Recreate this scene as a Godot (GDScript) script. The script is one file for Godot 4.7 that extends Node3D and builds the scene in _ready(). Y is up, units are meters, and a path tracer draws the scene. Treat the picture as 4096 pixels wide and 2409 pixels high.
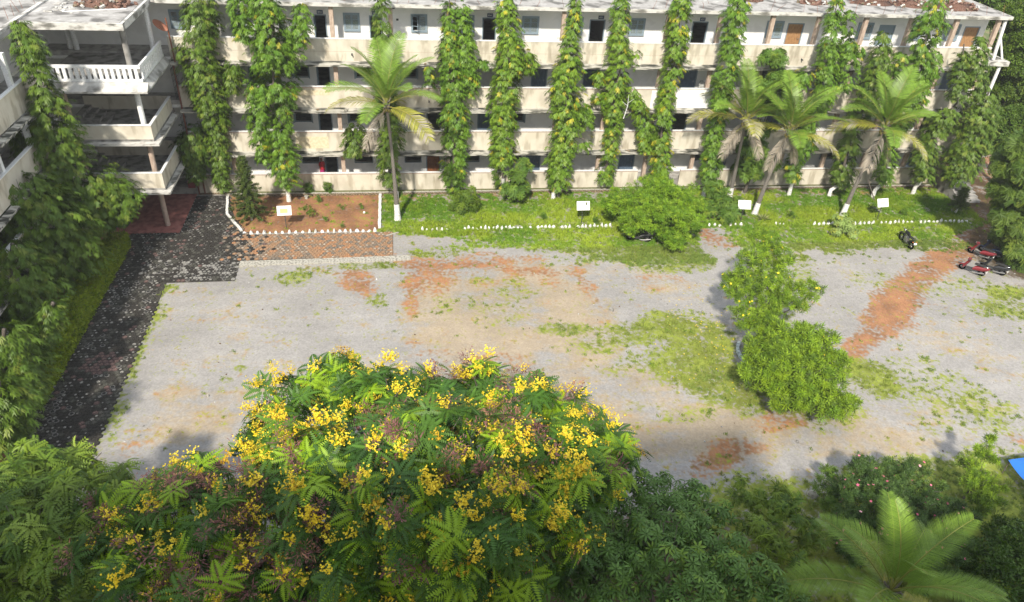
extends Node3D
# A college courtyard seen from a roof: long white corridor building, mast trees, palms, gravel yard.

const MAST := {
	"T1": [-12.81,-0.42,0.9,[[[-12.37,14.54,0.89],[-12.5,13.92,1.16],[-12.74,12.41,1.32],[-12.9,11.38,1.48],[-13.1,10.05,1.6],[-13.11,8.68,1.5],[-13.04,7.27,1.33],[-12.83,5.81,0.93],[-12.91,4.31,0.75],[-13.03,2.75,0.67],[-13.12,1.47,0.64],[-13.02,0.65,0.42]],[[-14.5,5.52,0.94],[-14.78,4.32,1.49],[-14.86,2.77,1.12],[-14.94,1.56,0.65]],[[-10.92,10.69,0.53],[-11.1,9.53,0.74],[-11.32,8.02,0.52]]]],
	"T2": [-8.43,1.29,0.3,[[[-8.44,15,0.57],[-8.19,14.28,1.04],[-8,13.04,1.39],[-8.11,11.77,1.75],[-8.25,10.45,2.02],[-8.4,8.96,1.85],[-8.85,7.98,1.19]],[[-9.75,14.73,0.63],[-9.8,13.51,0.87],[-9.95,11.74,0.51]],[[-6.13,14.12,0.28],[-6.14,13.08,0.68],[-6.44,11.48,0.62]],[[-9.59,8.95,0.68],[-9.62,6.84,0.81],[-9.85,5.07,0.76],[-9.7,3.36,0.34]],[[-7.34,8.96,0.66],[-7.72,7.84,0.71],[-8.17,6.55,0.6],[-8.4,5.07,0.91],[-8.33,3.22,1.18],[-8.42,1.96,1.01],[-8.29,1.47,0.59]]]],
	"T3": [-0.56,1.22,-0.1,[[[-0.98,14.94,0.31],[-1.02,14.31,0.47],[-1.06,12.78,0.64],[-1,11.73,0.7],[-0.95,10.38,0.76],[-1.02,8.98,0.66],[-0.96,7.25,0.82],[-0.86,5.45,0.92],[-0.94,2.94,0.9],[-1.06,1.37,0.7]],[[-3.27,6.09,0.53],[-3.4,4.85,0.97],[-3.57,3.7,0.69]]]],
	"T4": [3.7,0.33,0.2,[[[3.41,14.52,0.28],[3.39,13.23,0.44],[3.42,11.9,0.7],[3.54,10.24,1.04],[3.63,8.82,1.1],[3.73,7.35,1.08],[3.83,5.83,1.13],[3.83,4.26,1.09],[3.79,2.64,1.15],[3.7,1.3,0.93],[3.75,0.55,0.54]],[[4.27,14.54,0.28],[4.27,12.98,0.51],[4.49,11.64,0.72],[4.55,10.25,0.77],[4.72,8.82,0.63]],[[6.18,9.99,0.54],[5.51,10.26,0.59]],[[2.05,9.81,0.33],[2.09,8.52,0.33]],[[5.04,9.4,0.52],[4.89,7.65,0.42]]]],
	"T5": [7.65,0.1,0.3,[[[7.08,14.96,0.29],[7.19,14.31,0.67],[7.44,12.73,0.86],[7.63,11.65,0.95],[7.66,10.53,1.19],[7.76,9.18,1.32],[7.44,7.61,1.29],[7.27,6.39,1.13],[7.4,4.83,1.02],[7.47,3.21,1.03],[7.61,1.53,0.98],[7.64,0.57,0.75]],[[8.78,10.96,0.45],[9.14,10.26,0.54],[9.16,9.19,0.42]]]],
	"T6": [11.4,1.59,-0.2,[[[11.77,14.77,0.28],[11.82,13.86,0.38],[11.7,13.07,0.53],[11.57,11.99,0.55],[11.72,10.88,0.8],[11.48,9.45,1.37],[11.65,7.99,1.42],[11.95,6.78,1.44],[12.03,5.54,1.35],[11.92,4.27,1.13],[11.74,2.96,1.03],[11.71,1.62,0.94],[11.76,1,0.7]],[[13.24,7.39,0.38],[13.5,6.16,0.66],[13.41,4.9,0.59],[13.24,3.94,0.47]]]],
	"T7": [15.81,-0.16,0.6,[[[15.12,15.14,0.3],[15.22,14.49,0.5],[15.26,12.87,0.73],[15.35,11.76,0.73],[15.69,10.63,0.92],[15.7,9.46,1.08],[15.45,7.66,1.06],[15.61,6.73,0.94],[15.83,5.78,0.6],[15.74,4.16,0.65],[15.67,2.49,0.6],[15.68,0.94,0.75]],[[14.18,9.6,0.31],[14.26,8.26,0.54],[14.39,6.97,0.58]],[[16.73,10.99,0.35],[16.72,9.91,0.34]]]],
	"T8": [19.77,0.45,0.3,[[[19.23,15.31,0.55],[19.32,14.65,0.83],[19.44,12.61,0.93],[19.61,10.48,0.8],[19.52,9,0.72],[19.44,6.85,0.76],[19.5,4.94,0.79],[19.91,2.6,0.92],[20.02,1.21,0.86]],[[16.54,8.59,0.28],[17.23,7.47,0.52],[18.02,5.91,0.76],[18.21,4.61,0.62],[18.44,3.55,0.4]]]],
	"T9": [23.49,1.7,-0.1,[[[22.85,15.58,0.55],[22.98,14.92,0.83],[23.09,12.9,0.81],[23.24,11.36,0.94],[23.31,9.61,0.87],[23.29,8.11,0.77],[23.23,6.24,0.68],[23.47,3.96,0.83],[23.63,1.92,0.86],[23.76,1.29,0.57]]]],
	"T11": [30.82,1.5,0.2,[[[30.06,15.76,0.33],[30.15,15.1,0.39],[30.25,13.74,0.49],[30.53,12.05,0.69],[30.8,10.9,0.87],[31.14,9.41,0.87],[31.36,7.86,0.88],[30.61,6.6,0.63],[31.08,4.3,0.65],[30.3,2.94,0.71],[30.68,1.54,0.63]],[[31.31,14.42,0.28],[31.45,13.06,0.5],[32.44,10.91,0.94],[32.65,9.42,0.71],[32.67,8.65,0.48]],[[29.74,10.44,0.4],[29.07,9.84,0.82],[29.2,9.12,0.58]],[[32.96,11.94,0.3],[32.95,11.21,0.37]]]],
	"T12": [34.12,1.88,0,[[[34.3,13.02,0.28],[34.44,12.02,0.75],[34.65,10.99,0.86],[34.75,9.8,1.07],[34.97,8.42,1.15],[34.33,6.35,0.84],[34.46,4.02,0.88],[34.6,1.94,1.13],[34.87,1.22,0.81]]]],
	"T13": [37.9,2,0,[[[37.43,15.86,0.52],[37.5,15.32,0.62],[37.41,14.22,1.28],[37.56,13.24,1.5],[37.69,11.95,0.81],[38.28,9.86,0.92],[38.49,8.32,0.93],[38.02,6.39,0.79],[37.53,4.39,0.79],[38.47,1.41,0.81]],[[36.01,11.6,0.4],[36.41,10.75,0.73],[36.76,9.73,0.7]],[[38.97,11.67,0.32],[39.05,10.78,0.55],[39.19,9.96,0.38]]]],
	"T14": [41.77,1.53,0.3,[[[40.9,12.29,0.4],[41.29,11.05,0.6],[41.73,9.53,0.81],[42.22,7.82,0.74],[41.63,6.65,1.32],[41.45,5.12,1.12],[41.26,3.61,1.03],[41.99,1.47,0.99]],[[42.1,12.77,0.29],[42.43,11.66,0.77],[43.01,9.84,0.89],[43.31,8.18,0.79]]]],
	"T15": [44.84,1.92,0,[[[44.42,9.04,0.43],[44.58,7.67,1.25],[44.73,6.35,1.74],[44.99,5.14,1.82],[44.75,3.62,1.81],[45.06,2.2,1.81],[45.18,1.11,1.21]]]],
	"L1": [-19.64,8.76,0,[[[-19.88,14.71,0.28],[-19.85,14.08,0.51],[-19.71,13.66,0.78],[-19.74,12.24,0.62],[-19.7,11.23,0.66],[-19.75,10.3,0.88],[-19.88,9.11,1.26],[-20.21,7.37,1.9],[-19.91,6.21,2.26],[-19.46,5.28,2.73],[-19.37,3.92,2.44],[-19.94,2.52,1.92],[-20.11,1.51,1.18]],[[-17.25,5.41,0.53],[-17.05,4.43,1.25],[-17.48,3.32,0.85],[-17.88,2.42,0.46]],[[-21.5,8.94,0.31],[-21.59,8.13,0.59],[-21.85,7.28,0.47]]]],
	"L2": [-19.53,13.11,-0.4,[[[-20.72,7.47,0.93],[-20.71,6.5,2.4],[-20.84,5,3.38],[-20.96,3.69,3.76],[-21.51,2.36,3.61],[-22.02,0.98,2.97]]]],
	"L3": [-19.6,17,0,[[[-19.68,5.93,0.74],[-20.14,4.73,1.63],[-20.42,3.49,2.29],[-20.81,2.2,2.59],[-21.21,0.87,2.37],[-21.64,-0.22,2.01]]]],
	"L4": [-19.3,20.5,0,[[[-16.92,4.63,0.31],[-17.67,3.69,0.82],[-18.46,2.6,0.93],[-19.19,1.35,0.98],[-19.73,0.31,0.93]]]],
	"L5": [-19.6,23.5,0,[[[-17.76,5.34,0.87],[-18.15,4.2,1.5],[-18.47,3.03,1.81],[-18.76,1.81,1.73],[-19.32,0.55,1.3]]]],
	"L6": [-19.9,27.5,0,[[[-16.36,5.63,0.69],[-16.62,4.55,1.21],[-17.01,3.44,1.39],[-17.48,2.29,1.06]]]],
}
const LOBES := {
	"copper": [[-4.6,7.2,31.52,1.26],[-2.87,7.4,30.98,1.34],[-0.73,8.2,32.9,1.46],[1.14,8.2,32.72,1.4],[2.65,8,32.29,1.28],[4.16,8,33.27,1.33],[5.58,7.6,33.79,1.33],[6.84,7.2,35,1.06],[-5.44,7,32.91,0.84],[-3.41,8.4,35.37,1.72],[-1.45,9,35.93,1.71],[0.55,9.4,36.48,1.73],[2.57,9.2,36.45,1.75],[4.38,8.6,36.73,1.65],[6.05,7.6,36.31,1.19],[-2.63,8.4,37.55,1.68],[-0.47,9,38.39,1.72],[1.51,9,38.56,1.71],[3.36,8.4,38.39,1.58],[4.98,7.2,37.73,0.81],[-1.45,7.6,39.05,1.58],[0.64,7.8,39.4,1.56],[2.74,7.2,38.88,1.36],[4.38,6.8,38.29,0.81]],
	"copperleft": [[-8.05,6.6,34.38,0.76],[-6.89,7,34.66,0.89],[-5.84,7.4,35.95,1.13],[-4.66,7.6,36.23,1.04],[-8.79,6.8,35.84,1.04],[-7.17,7.6,36.94,1.32],[-5.4,8,38,1.38],[-4.06,7.8,37.97,1.18],[-8.92,7,37.35,1.14],[-7.39,7.4,38.61,1.42],[-5.7,7.6,39.18,1.36],[-4.21,7.2,39.18,1.3],[-2.89,6.8,39.17,1.04]],
	"neemA": [[-12.79,6,32.89,1.1],[-12.55,6.4,34.68,1.45],[-11,6.6,35.47,1.47],[-11.89,6.4,36.47,1.77],[-10.43,6.2,37.19,1.72],[-12.16,5.6,37.31,1.55],[-13.92,6,35.21,1.64]],
	"neemB": [[-11.94,5.2,32.03,0.95],[-10.48,5.4,33.11,0.91],[-9.79,5.8,35.26,1.17],[-9.55,4.4,32.79,0.76],[-8.84,4,32.5,0.68],[-9.1,5.2,35.99,0.93]],
	"alstonia": [[8.62,5.2,35.07,0.97],[9.95,5,35.4,0.99],[7.5,5.6,36.67,1.19],[8.79,5.8,37.12,1.31],[11.17,4.6,35.74,0.61],[6.42,5.6,37.58,1.3],[7.99,6,38.65,1.53],[9.91,5.6,38.55,1.25],[5.27,5.2,37.97,1.15],[6.05,5.6,39.09,1.39],[8.48,5.8,39.75,1.47],[10.98,5,39.08,1.13],[12.21,4.4,39.25,0.85]],
	"sapling": [[14.22,1.6,32.78,0.85],[15.43,1.8,33.28,0.95],[13.8,2.2,34.72,0.9],[15.53,2,34.52,0.93],[13.82,2.2,35.89,0.79],[15.97,1.8,35.21,0.74],[15.06,2,36.61,0.71]],
	"oleander": [[18.73,1.8,32.67,0.9],[20.19,2.2,32.57,1.26],[21.44,2.2,33.37,1.27],[18.48,2.4,34.48,1.44],[19.81,2.6,35.18,1.64],[21.26,2,35.85,1.09],[17.61,1.9,35.73,1.13],[19.77,1.8,36.35,1.54],[23.11,1.4,34.29,0.84]],
	"whiteoleander": [[18.52,1.2,32.13,0.77],[17.99,1.3,33.31,0.71],[18.97,1.1,31.11,0.52]],
	"rightsap": [[26.48,2.6,31.26,0.45],[25.8,2.4,31.9,0.58],[25.15,2,32.21,0.53],[24.82,1.8,32.97,0.78],[24.98,1.4,33.56,0.87],[25.7,1.6,32.98,0.66],[25.23,1.6,31.6,0.4]],
	"lowright": [[23.33,1,37.44,1.63],[22.94,0.8,36.3,1.03],[25.21,1,35.66,1.29]],
	"thevetia": [[17.68,2.9,6.16,1.34],[15.78,2.3,6.32,1.33],[19.73,2.4,6.64,1.35],[14.95,1.7,6.39,1],[16.82,2.2,8.46,1.78],[19.48,1.9,8.6,1.4],[18.23,1,9.81,1.03],[15.66,1.5,8.31,1.15],[17.7,2.6,7.76,1.75],[20.86,1.8,6.34,0.79]],
	"tecoma": [[20.81,4.9,17.06,0.96],[19.88,4.4,18.68,1.27],[20.25,3.9,19.83,1.5],[18.8,3.5,19.77,1.25],[18.66,2.6,21.25,1.09],[20.82,3.5,20.69,1.01],[19.58,2.8,21.77,1.13],[18.64,3.3,18.42,0.64],[22.46,3.6,20.25,0.79],[23.07,3.7,20.18,0.45],[21.84,3,20.64,0.59],[20.94,4.6,18.39,0.99]],
	"bushB": [[18.63,2,23.38,1.15],[19.99,2.4,23.45,1.53],[21.83,2.2,23.14,1.31],[18.21,1.8,25.29,1.38],[19.36,2.4,26.07,1.77],[21.67,2,25.44,1.29],[18.66,1.5,26.69,1.05],[20.21,1.6,27.07,1.29],[21.65,1.3,27,0.95],[19.81,2.6,24.72,1.58]],
	"shrubT5": [[8.29,2.4,2.24,0.79],[8.8,2.8,1.7,0.74],[8.16,1.2,2.51,0.92],[9.01,1.4,1.91,0.62]],
	"shrubT4": [[4.64,0.9,2.8,0.91],[3.98,0.5,3.62,0.72],[5.04,0.6,3.53,0.6]],
	"shrubS3": [[23.57,1.6,3.75,0.97],[24,1.2,4.98,1.02],[22.91,1,4.56,0.77],[23.74,0.7,5.95,0.82],[22.4,0.7,5.27,0.57]],
	"broad": [[32.11,0.8,7.39,0.73],[32.58,0.5,7.79,0.73],[31.45,0.4,8.17,0.52],[32.55,0.4,8.52,0.53]],
	"shrubA": [[-6.87,0.5,3.56,0.42],[-6.59,0.4,3.99,0.36]],
	"T10": [[26.82,10.84,1.2,0.97],[27.49,9.51,1.2,1.12],[26.73,8.75,1.2,0.98],[28.41,8.45,1.2,0.73],[27.58,7.36,1.2,1],[27.1,5.43,1.2,1.14],[26.85,3.77,1.2,1.21],[26.94,2.05,1.2,1.29],[28.29,2.73,1.2,1.03]],
	"redge": [[49.07,11.57,-3,2.04],[49.27,9.62,-3,1.98],[51.22,8.29,-3,2.52],[50.02,7.25,-3,1.5],[49.69,12.53,-3,2.46],[53.37,5.85,-3,2.59],[51.66,6.2,-3,1.53]],
	"redge2": [[39.21,8.71,12,0.96],[40.2,7.28,12,1.5],[40.45,5.5,12,1.25],[41.66,3.62,12,1.55],[43.42,1.31,12,2.09],[41.65,2.67,12,1.16],[43.77,-0.75,12,1.42],[42.77,5.16,12,2.71],[45.43,-0.11,12,2.88],[42.45,-0.02,12,0.56]],
	"back": [[58.26,10.24,-18,2.51],[60.92,10.29,-18,3.07],[63.49,8.76,-18,3.13],[63.22,11.11,-18,4.15],[55.82,11.71,-18,1.97]],
	"mid": [[49.09,4.54,0,1.63],[47.5,5.59,0,1.2],[49.71,5.59,0,1.63],[49.02,3.1,0,1.23]],
}
const GRASS_BLOBS := [[8.92,18.04,1.46,0.63,0.9],[10.74,19.79,1.66,0.82,0.75],[13.19,18.79,1.71,1.17,0.9],[15.39,18.13,1.75,1.41,1],[16.98,19.43,2.22,2.31,1],[15.63,21.96,2.57,2.09,1],[16.76,23.43,2.06,1.98,1],[17.49,25.12,1.11,1.08,0.9],[10.32,18.41,1.46,0.55,0.7],[12.49,21.38,1.16,0.92,0.6],[2.21,9.03,2.47,0.74,0.55],[4.62,12.65,1.04,0.57,0.5],[25.74,23.73,1.47,1.68,1.1],[25.11,22.62,0.97,0.84,0.7],[21.27,24.43,2.76,2.9,0.8],[-7.11,11.79,1.25,0.85,0.75],[-1.78,14.56,0.73,0.69,0.7],[-5.92,11.05,1.53,0.48,0.6],[-2.61,10.58,2.09,0.5,0.8],[6.78,14.16,1.54,1.8,0.45],[3.13,15.07,1.74,1.04,0.42],[1.34,16.44,0.96,0.82,0.35],[-9.44,21.36,0.45,0.26,0.7],[-8.93,20.41,0.34,0.27,0.8],[-9.58,22.3,0.24,0.19,0.6],[5.75,16.29,1.48,1.25,0.4],[10.93,21.98,0.91,0.48,0.5],[11.45,10.52,1.68,0.72,0.4],[17.85,11.09,3.14,1.34,0.9],[15.67,9.65,3.47,1.39,1],[11.26,8.63,3.46,0.88,0.9],[7.07,7.89,3.15,0.89,0.8],[19.94,10.93,1.15,1.04,0.9],[28.21,8.53,3.42,1.49,0.9],[32.58,8.72,3.8,1.38,1],[36.69,8.9,2.24,1.51,1],[24.22,8.35,1.22,1.14,0.8],[39.53,9.61,1.93,1.14,0.7],[30.45,10.34,1.22,0.76,0.6],[26.93,11.27,1.18,0.94,0.6],[28.69,24.98,2.83,1.61,0.5],[29.72,26.37,2.08,1.52,0.55],[30.9,27.09,1.83,1.48,0.55],[27.61,27.75,2,0.68,0.4],[28.75,22.88,1.72,0.91,0.42],[36.79,17.72,1.12,1.13,0.6],[38.47,17.82,1.69,1.3,0.9],[38.14,14.95,1.47,0.96,0.45],[34.92,15.26,2.02,1.13,0.4],[31.47,14.09,1.74,1.16,0.4],[39.8,16.02,1.75,0.84,1],[22.69,16.87,1.59,1.72,0.6],[25.99,13.3,1.71,1.47,0.45],[15.32,31.52,2.1,1.14,1],[13.34,31.58,1.5,0.91,0.8],[17.22,31.69,1.73,1.37,1],[20.87,30.52,1.21,0.74,0.8],[24.2,30.28,3.31,0.75,0.9],[26.79,31.28,2.46,1.45,1.2],[22.36,34.84,4.61,4.03,1.3],[25.12,35.1,3.72,4.02,1.3],[15.77,34.84,2.65,1.94,1.2],[15.21,30.29,1.37,0.58,0.6],[14.33,25.8,1.5,0.59,0.5],[11.94,25.01,1.08,0.42,0.4],[14.9,28.97,1.21,0.36,0.35],[29.08,29.61,1.72,0.63,0.6],[-14.36,15.47,0.5,1.05,0.65],[-14.6,12.96,0.47,0.44,0.6],[-14.47,18.11,0.34,1.46,0.7],[-14.36,20.52,0.29,1.2,0.7],[-14.19,23.01,0.27,1.2,0.65],[-14.09,24.72,0.22,1.12,0.6],[-14.28,12.32,0.62,0.27,0.9],[-5.32,15.62,0.24,0.25,0.5],[-0.63,22.49,1.27,0.52,0.3],[-3.41,21.3,1.28,0.54,0.35]]
const RED_BLOBS := [[0.4,10.73,0.79,0.7,0.8],[0.35,12.89,0.71,1.39,0.8],[0.18,14.89,0.54,1.03,0.75],[0.39,15.96,0.34,0.42,0.7],[2.93,10.61,1.61,0.7,0.7],[5.35,10.73,1.89,0.6,0.75],[7.68,11.6,1.89,0.59,0.75],[9.25,11.93,1.08,0.49,0.7],[11.14,12.03,0.65,1.18,0.7],[11.46,13.73,0.63,1.11,0.65],[11.71,15.57,0.36,0.7,0.6],[-3.08,12.24,1.11,1.22,0.85],[-2.54,13.42,0.75,0.81,0.8],[-3.37,11.04,1.03,0.58,0.6],[15.52,13.24,1.63,0.67,0.5],[17.64,13.11,0.83,0.58,0.5],[1.57,11.29,1.05,0.98,0.65],[42.18,9.14,1.63,1.52,1.1],[38.92,11.02,1.57,1.09,0.95],[36.35,12.54,1.21,1.24,0.9],[34.07,14.23,1.28,1.26,0.95],[31.66,16.27,1.68,1.53,1],[29.7,18.17,1.5,1.26,1],[28.1,19.55,1.3,0.87,0.9],[26.46,20.84,1.01,0.83,0.8],[25.37,21.91,0.59,0.65,0.8],[44.77,7.39,1.35,3.1,1.1],[30.54,19.08,1.06,0.57,0.6],[4.99,20.51,1.59,0.43,0.6],[1.19,19.89,1.13,0.43,0.6],[0.31,19.1,0.68,0.37,0.5],[3.13,21.08,1.33,0.35,0.5],[5.81,21.27,1.12,0.35,0.5],[19.45,26.35,1.31,0.65,0.95],[19.69,26.83,0.86,0.4,0.8],[15.82,28.24,1.44,0.59,0.95],[14.7,28.96,1.41,0.57,0.9],[13.64,29.65,1.18,0.5,0.8],[17.78,27.12,1.06,0.34,0.6],[25.97,27.77,1.32,0.34,0.5],[22.59,8.57,1.51,0.68,0.8],[21.8,7.37,0.74,0.82,0.8],[22.98,9.16,0.9,0.44,0.7],[-8.87,21.08,0.29,0.2,0.5],[30.76,28.89,0.66,0.38,0.7],[-12.81,26.15,0.73,0.53,0.3],[40.19,10.34,1.27,1.23,1],[37.77,11.8,1.23,1.27,1],[35.21,13.37,1.19,1.3,1],[32.86,15.25,1.26,1.4,1],[30.65,17.26,1.37,1.3,1.05],[28.83,18.97,1.21,1.05,1],[27.28,20.3,1.02,0.85,0.95],[25.91,21.38,0.74,0.73,0.9],[-1.31,9.9,2.13,0.81,0.6],[4.86,10.2,4.38,1.02,0.6],[1.51,12.49,1.55,1.88,0.6],[3.09,12.1,3.15,1.24,0.45],[7.76,12.82,3.18,1.14,0.4],[-4.66,10.97,2.06,0.68,0.45]]
const SAND_BLOBS := [[7.16,16.79,6.46,4.98,0.8],[3.28,19.3,4.64,2.23,0.7],[12.97,13.58,5.39,2.82,0.45],[2.46,13.92,3.04,3.61,0.7],[9.43,23.55,5.52,2.56,0.8],[13.94,26.96,5.48,1.69,0.9],[18.95,27.93,5.3,1.37,0.8],[24.09,28.63,4.29,0.81,0.6],[-7.51,21.98,2.48,0.77,0.55],[-10.61,23.58,2.36,1.78,0.6],[-8.81,25.14,2.88,1.4,0.6],[6.39,13.22,5.25,3.27,0.7],[32.93,20.47,3.15,2.33,0.35],[26.34,26.42,4.55,1.5,0.3],[0.89,21.61,4.38,1.34,0.7],[-12.24,13.1,1.43,0.88,0.4],[32.94,23.17,2.5,1.4,0.3]]


var rng := RandomNumberGenerator.new()
var M := {}
var names := {}
var grass_map := PackedFloat32Array()
const GX := -24.0
const GZ := -6.0
const GW := 80.0
const GD := 55.0

class MB:
	var v := PackedVector3Array()
	var n := PackedVector3Array()
	var c := PackedColorArray()
	var uv := PackedVector2Array()
	var i := PackedInt32Array()
	var col := Color.WHITE
	func quad(a: Vector3, b: Vector3, d: Vector3, e: Vector3) -> void:   # counter-clockwise seen from outside
		var m := (b - a).cross(d - a).normalized()
		if m == Vector3.ZERO: m = (d - a).cross(e - a).normalized()
		var o := v.size()
		v.append_array([a, b, d, e]); n.append_array([m, m, m, m]); c.append_array([col, col, col, col])
		uv.append_array([Vector2(0, 1), Vector2(1, 1), Vector2(1, 0), Vector2(0, 0)])
		i.append_array([o, o + 2, o + 1, o, o + 3, o + 2])
	func tri(a: Vector3, b: Vector3, d: Vector3) -> void:
		var m := (b - a).cross(d - a).normalized()
		var o := v.size()
		v.append_array([a, b, d]); n.append_array([m, m, m]); c.append_array([col, col, col])
		uv.append_array([Vector2(0, 1), Vector2(1, 1), Vector2(.5, 0)])
		i.append_array([o, o + 2, o + 1])
	func box(p: Vector3, s: Vector3, t := Basis()) -> void:
		var h := s * .5
		for ax in 3:
			for sg in [-1.0, 1.0]:
				var N := Vector3.ZERO; N[ax] = sg
				var U := Vector3.ZERO; U[(ax + 1) % 3] = 1.0
				var W := Vector3.ZERO; W[(ax + 2) % 3] = sg
				var o := p + t * (N * h)
				var a := t * (U * h); var b := t * (W * h)
				quad(o - a - b, o + a - b, o + a + b, o - a + b)
	func span(x0: float, x1: float, y0: float, y1: float, z0: float, z1: float) -> void:
		box(Vector3((x0 + x1) * .5, (y0 + y1) * .5, (z0 + z1) * .5), Vector3(absf(x1 - x0), absf(y1 - y0), absf(z1 - z0)))
	func prism(pts: PackedVector2Array, x0: float, x1: float) -> void:   # profile in (z, y), drawn along x; counter-clockwise seen from +x with z to the left
		var k := pts.size()
		for j in k:
			var p := pts[j]; var q := pts[(j + 1) % k]
			quad(Vector3(x0, p.y, p.x), Vector3(x1, p.y, p.x), Vector3(x1, q.y, q.x), Vector3(x0, q.y, q.x))
		for j in range(1, k - 1):
			tri(Vector3(x0, pts[0].y, pts[0].x), Vector3(x0, pts[j].y, pts[j].x), Vector3(x0, pts[j + 1].y, pts[j + 1].x))
			tri(Vector3(x1, pts[0].y, pts[0].x), Vector3(x1, pts[j + 1].y, pts[j + 1].x), Vector3(x1, pts[j].y, pts[j].x))
	func tube(pts: Array, rad: Array, sides := 8, cap := true, sx := 1.0) -> void:   # smooth tube along points
		var k := pts.size()
		var o := v.size()
		var side := Vector3.ZERO
		for j in k:
			var d: Vector3 = ((pts[mini(j + 1, k - 1)] as Vector3) - (pts[maxi(j - 1, 0)] as Vector3)).normalized()
			if side == Vector3.ZERO: side = d.cross(Vector3.UP if absf(d.y) < .9 else Vector3.RIGHT).normalized()
			side = (side - d * side.dot(d)).normalized()
			var up := side.cross(d)
			for s in sides:
				var a := TAU * s / sides
				var m := side * cos(a) * sx + up * sin(a)
				v.append((pts[j] as Vector3) + m * float(rad[j])); n.append(m.normalized()); c.append(col); uv.append(Vector2(float(s) / sides, float(j)))
		for j in k - 1:
			for s in sides:
				var a := o + j * sides + s; var b := o + j * sides + (s + 1) % sides
				i.append_array([a, b, a + sides, b, b + sides, a + sides])
		if cap:
			for e in [0, k - 1]:
				var q := v.size()
				v.append(pts[e]); n.append(((pts[e] as Vector3) - (pts[1 if e == 0 else k - 2] as Vector3)).normalized()); c.append(col); uv.append(Vector2.ZERO)
				for s in sides:
					var a := o + int(e) * sides + s; var b := o + int(e) * sides + (s + 1) % sides
					if e == 0: i.append_array([q, b, a])
					else: i.append_array([q, a, b])
	func torus(p: Vector3, axis: Vector3, R: float, r: float, seg := 18, sides := 8) -> void:
		var u := axis.cross(Vector3.UP if absf(axis.y) < .9 else Vector3.RIGHT).normalized()
		var w := axis.cross(u).normalized()
		var o := v.size()
		for j in seg:
			var a := TAU * j / seg
			var d := u * cos(a) + w * sin(a)
			for s in sides:
				var b := TAU * s / sides
				var m := d * cos(b) + axis * sin(b)
				v.append(p + d * R + m * r); n.append(m); c.append(col); uv.append(Vector2.ZERO)
		for j in seg:
			for s in sides:
				var a := o + j * sides + s; var b := o + j * sides + (s + 1) % sides
				var e := o + ((j + 1) % seg) * sides + s; var g := o + ((j + 1) % seg) * sides + (s + 1) % sides
				i.append_array([a, e, b, b, e, g])
	func ball(p: Vector3, r: Vector3, seg := 12, rings := 8, t := Basis()) -> void:
		var o := v.size()
		for j in rings + 1:
			var th := PI * j / rings
			for s in seg:
				var a := TAU * s / seg
				var m := Vector3(sin(th) * cos(a), cos(th), sin(th) * sin(a))
				v.append(p + t * (m * r)); n.append((t * (m / r)).normalized()); c.append(col); uv.append(Vector2(float(s) / seg, float(j) / rings))
		for j in rings:
			for s in seg:
				var a := o + j * seg + s; var b := o + j * seg + (s + 1) % seg
				i.append_array([a, a + seg, b, b, a + seg, b + seg])
	func loft(rings: Array) -> void:   # rings of equally many points, joined smoothly, ends closed
		var k: int = rings[0].size()
		var o := v.size()
		for j in rings.size():
			var mid := Vector3.ZERO
			for q in rings[j]: mid += q / k
			for s in k:
				var p: Vector3 = rings[j][s]
				v.append(p); n.append((p - mid).normalized()); c.append(col); uv.append(Vector2(float(s) / k, j))
		for j in rings.size() - 1:
			for s in k:
				var a := o + j * k + s; var b := o + j * k + (s + 1) % k
				i.append_array([a, b, a + k, b, b + k, a + k])
		for e in [0, rings.size() - 1]:
			var mid := Vector3.ZERO
			for q in rings[e]: mid += q / k
			for s in k: tri(mid, rings[e][s], rings[e][(s + 1) % k])
	func leaf(a: Vector3, d: Vector3, w: Vector3, len: float, wid: float, sag := 0.0) -> void:   # lance-shaped, folded along the midrib
		var up := w.cross(d).normalized()
		var mid := a + d * len * .45 - up * wid * .25
		var tip := a + d * len - Vector3(0, sag, 0)
		tri(a, mid + w * wid * .5 + up * wid * .25, tip)
		tri(a, tip, mid - w * wid * .5 + up * wid * .25)
	func mesh() -> ArrayMesh:
		var m := ArrayMesh.new()
		if v.is_empty(): return m
		var A := []
		A.resize(Mesh.ARRAY_MAX)
		A[Mesh.ARRAY_VERTEX] = v; A[Mesh.ARRAY_NORMAL] = n; A[Mesh.ARRAY_COLOR] = c; A[Mesh.ARRAY_TEX_UV] = uv; A[Mesh.ARRAY_INDEX] = i
		m.add_surface_from_arrays(Mesh.PRIMITIVE_TRIANGLES, A)
		return m

func lin(r: float, g: float, b: float) -> Color: return Color(r, g, b).linear_to_srgb()

func numbered(called: String) -> String:
	var k: int = names.get(called, 0)
	names[called] = k + 1
	return called if k == 0 else "%s_%03d" % [called, k]

func tag(o: Node, label: String, category := "", group := "", kind := "") -> Node:
	if label: o.set_meta("label", label)
	if category: o.set_meta("category", category)
	if group: o.set_meta("group", group)
	if kind: o.set_meta("kind", kind)
	return o

func thing(called: String, label: String, category: String, at := Vector3.ZERO, turn := 0.0, group := "") -> Node3D:
	var o := Node3D.new()
	o.name = numbered(called)
	add_child(o)
	o.position = at
	o.rotation.y = turn
	tag(o, label, category, group)
	return o

func part(called: String, shape, m: Material, parent: Node) -> MeshInstance3D:
	var o := MeshInstance3D.new()
	o.name = called
	o.mesh = shape.mesh() if shape is MB else shape
	o.material_override = m
	parent.add_child(o, true)
	return o

func single(called: String, shape, m: Material, label: String, category: String, at := Vector3.ZERO, turn := 0.0, group := "") -> MeshInstance3D:
	var o := part(numbered(called), shape, m, self)
	o.position = at
	o.rotation.y = turn
	tag(o, label, category, group)
	return o

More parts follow.
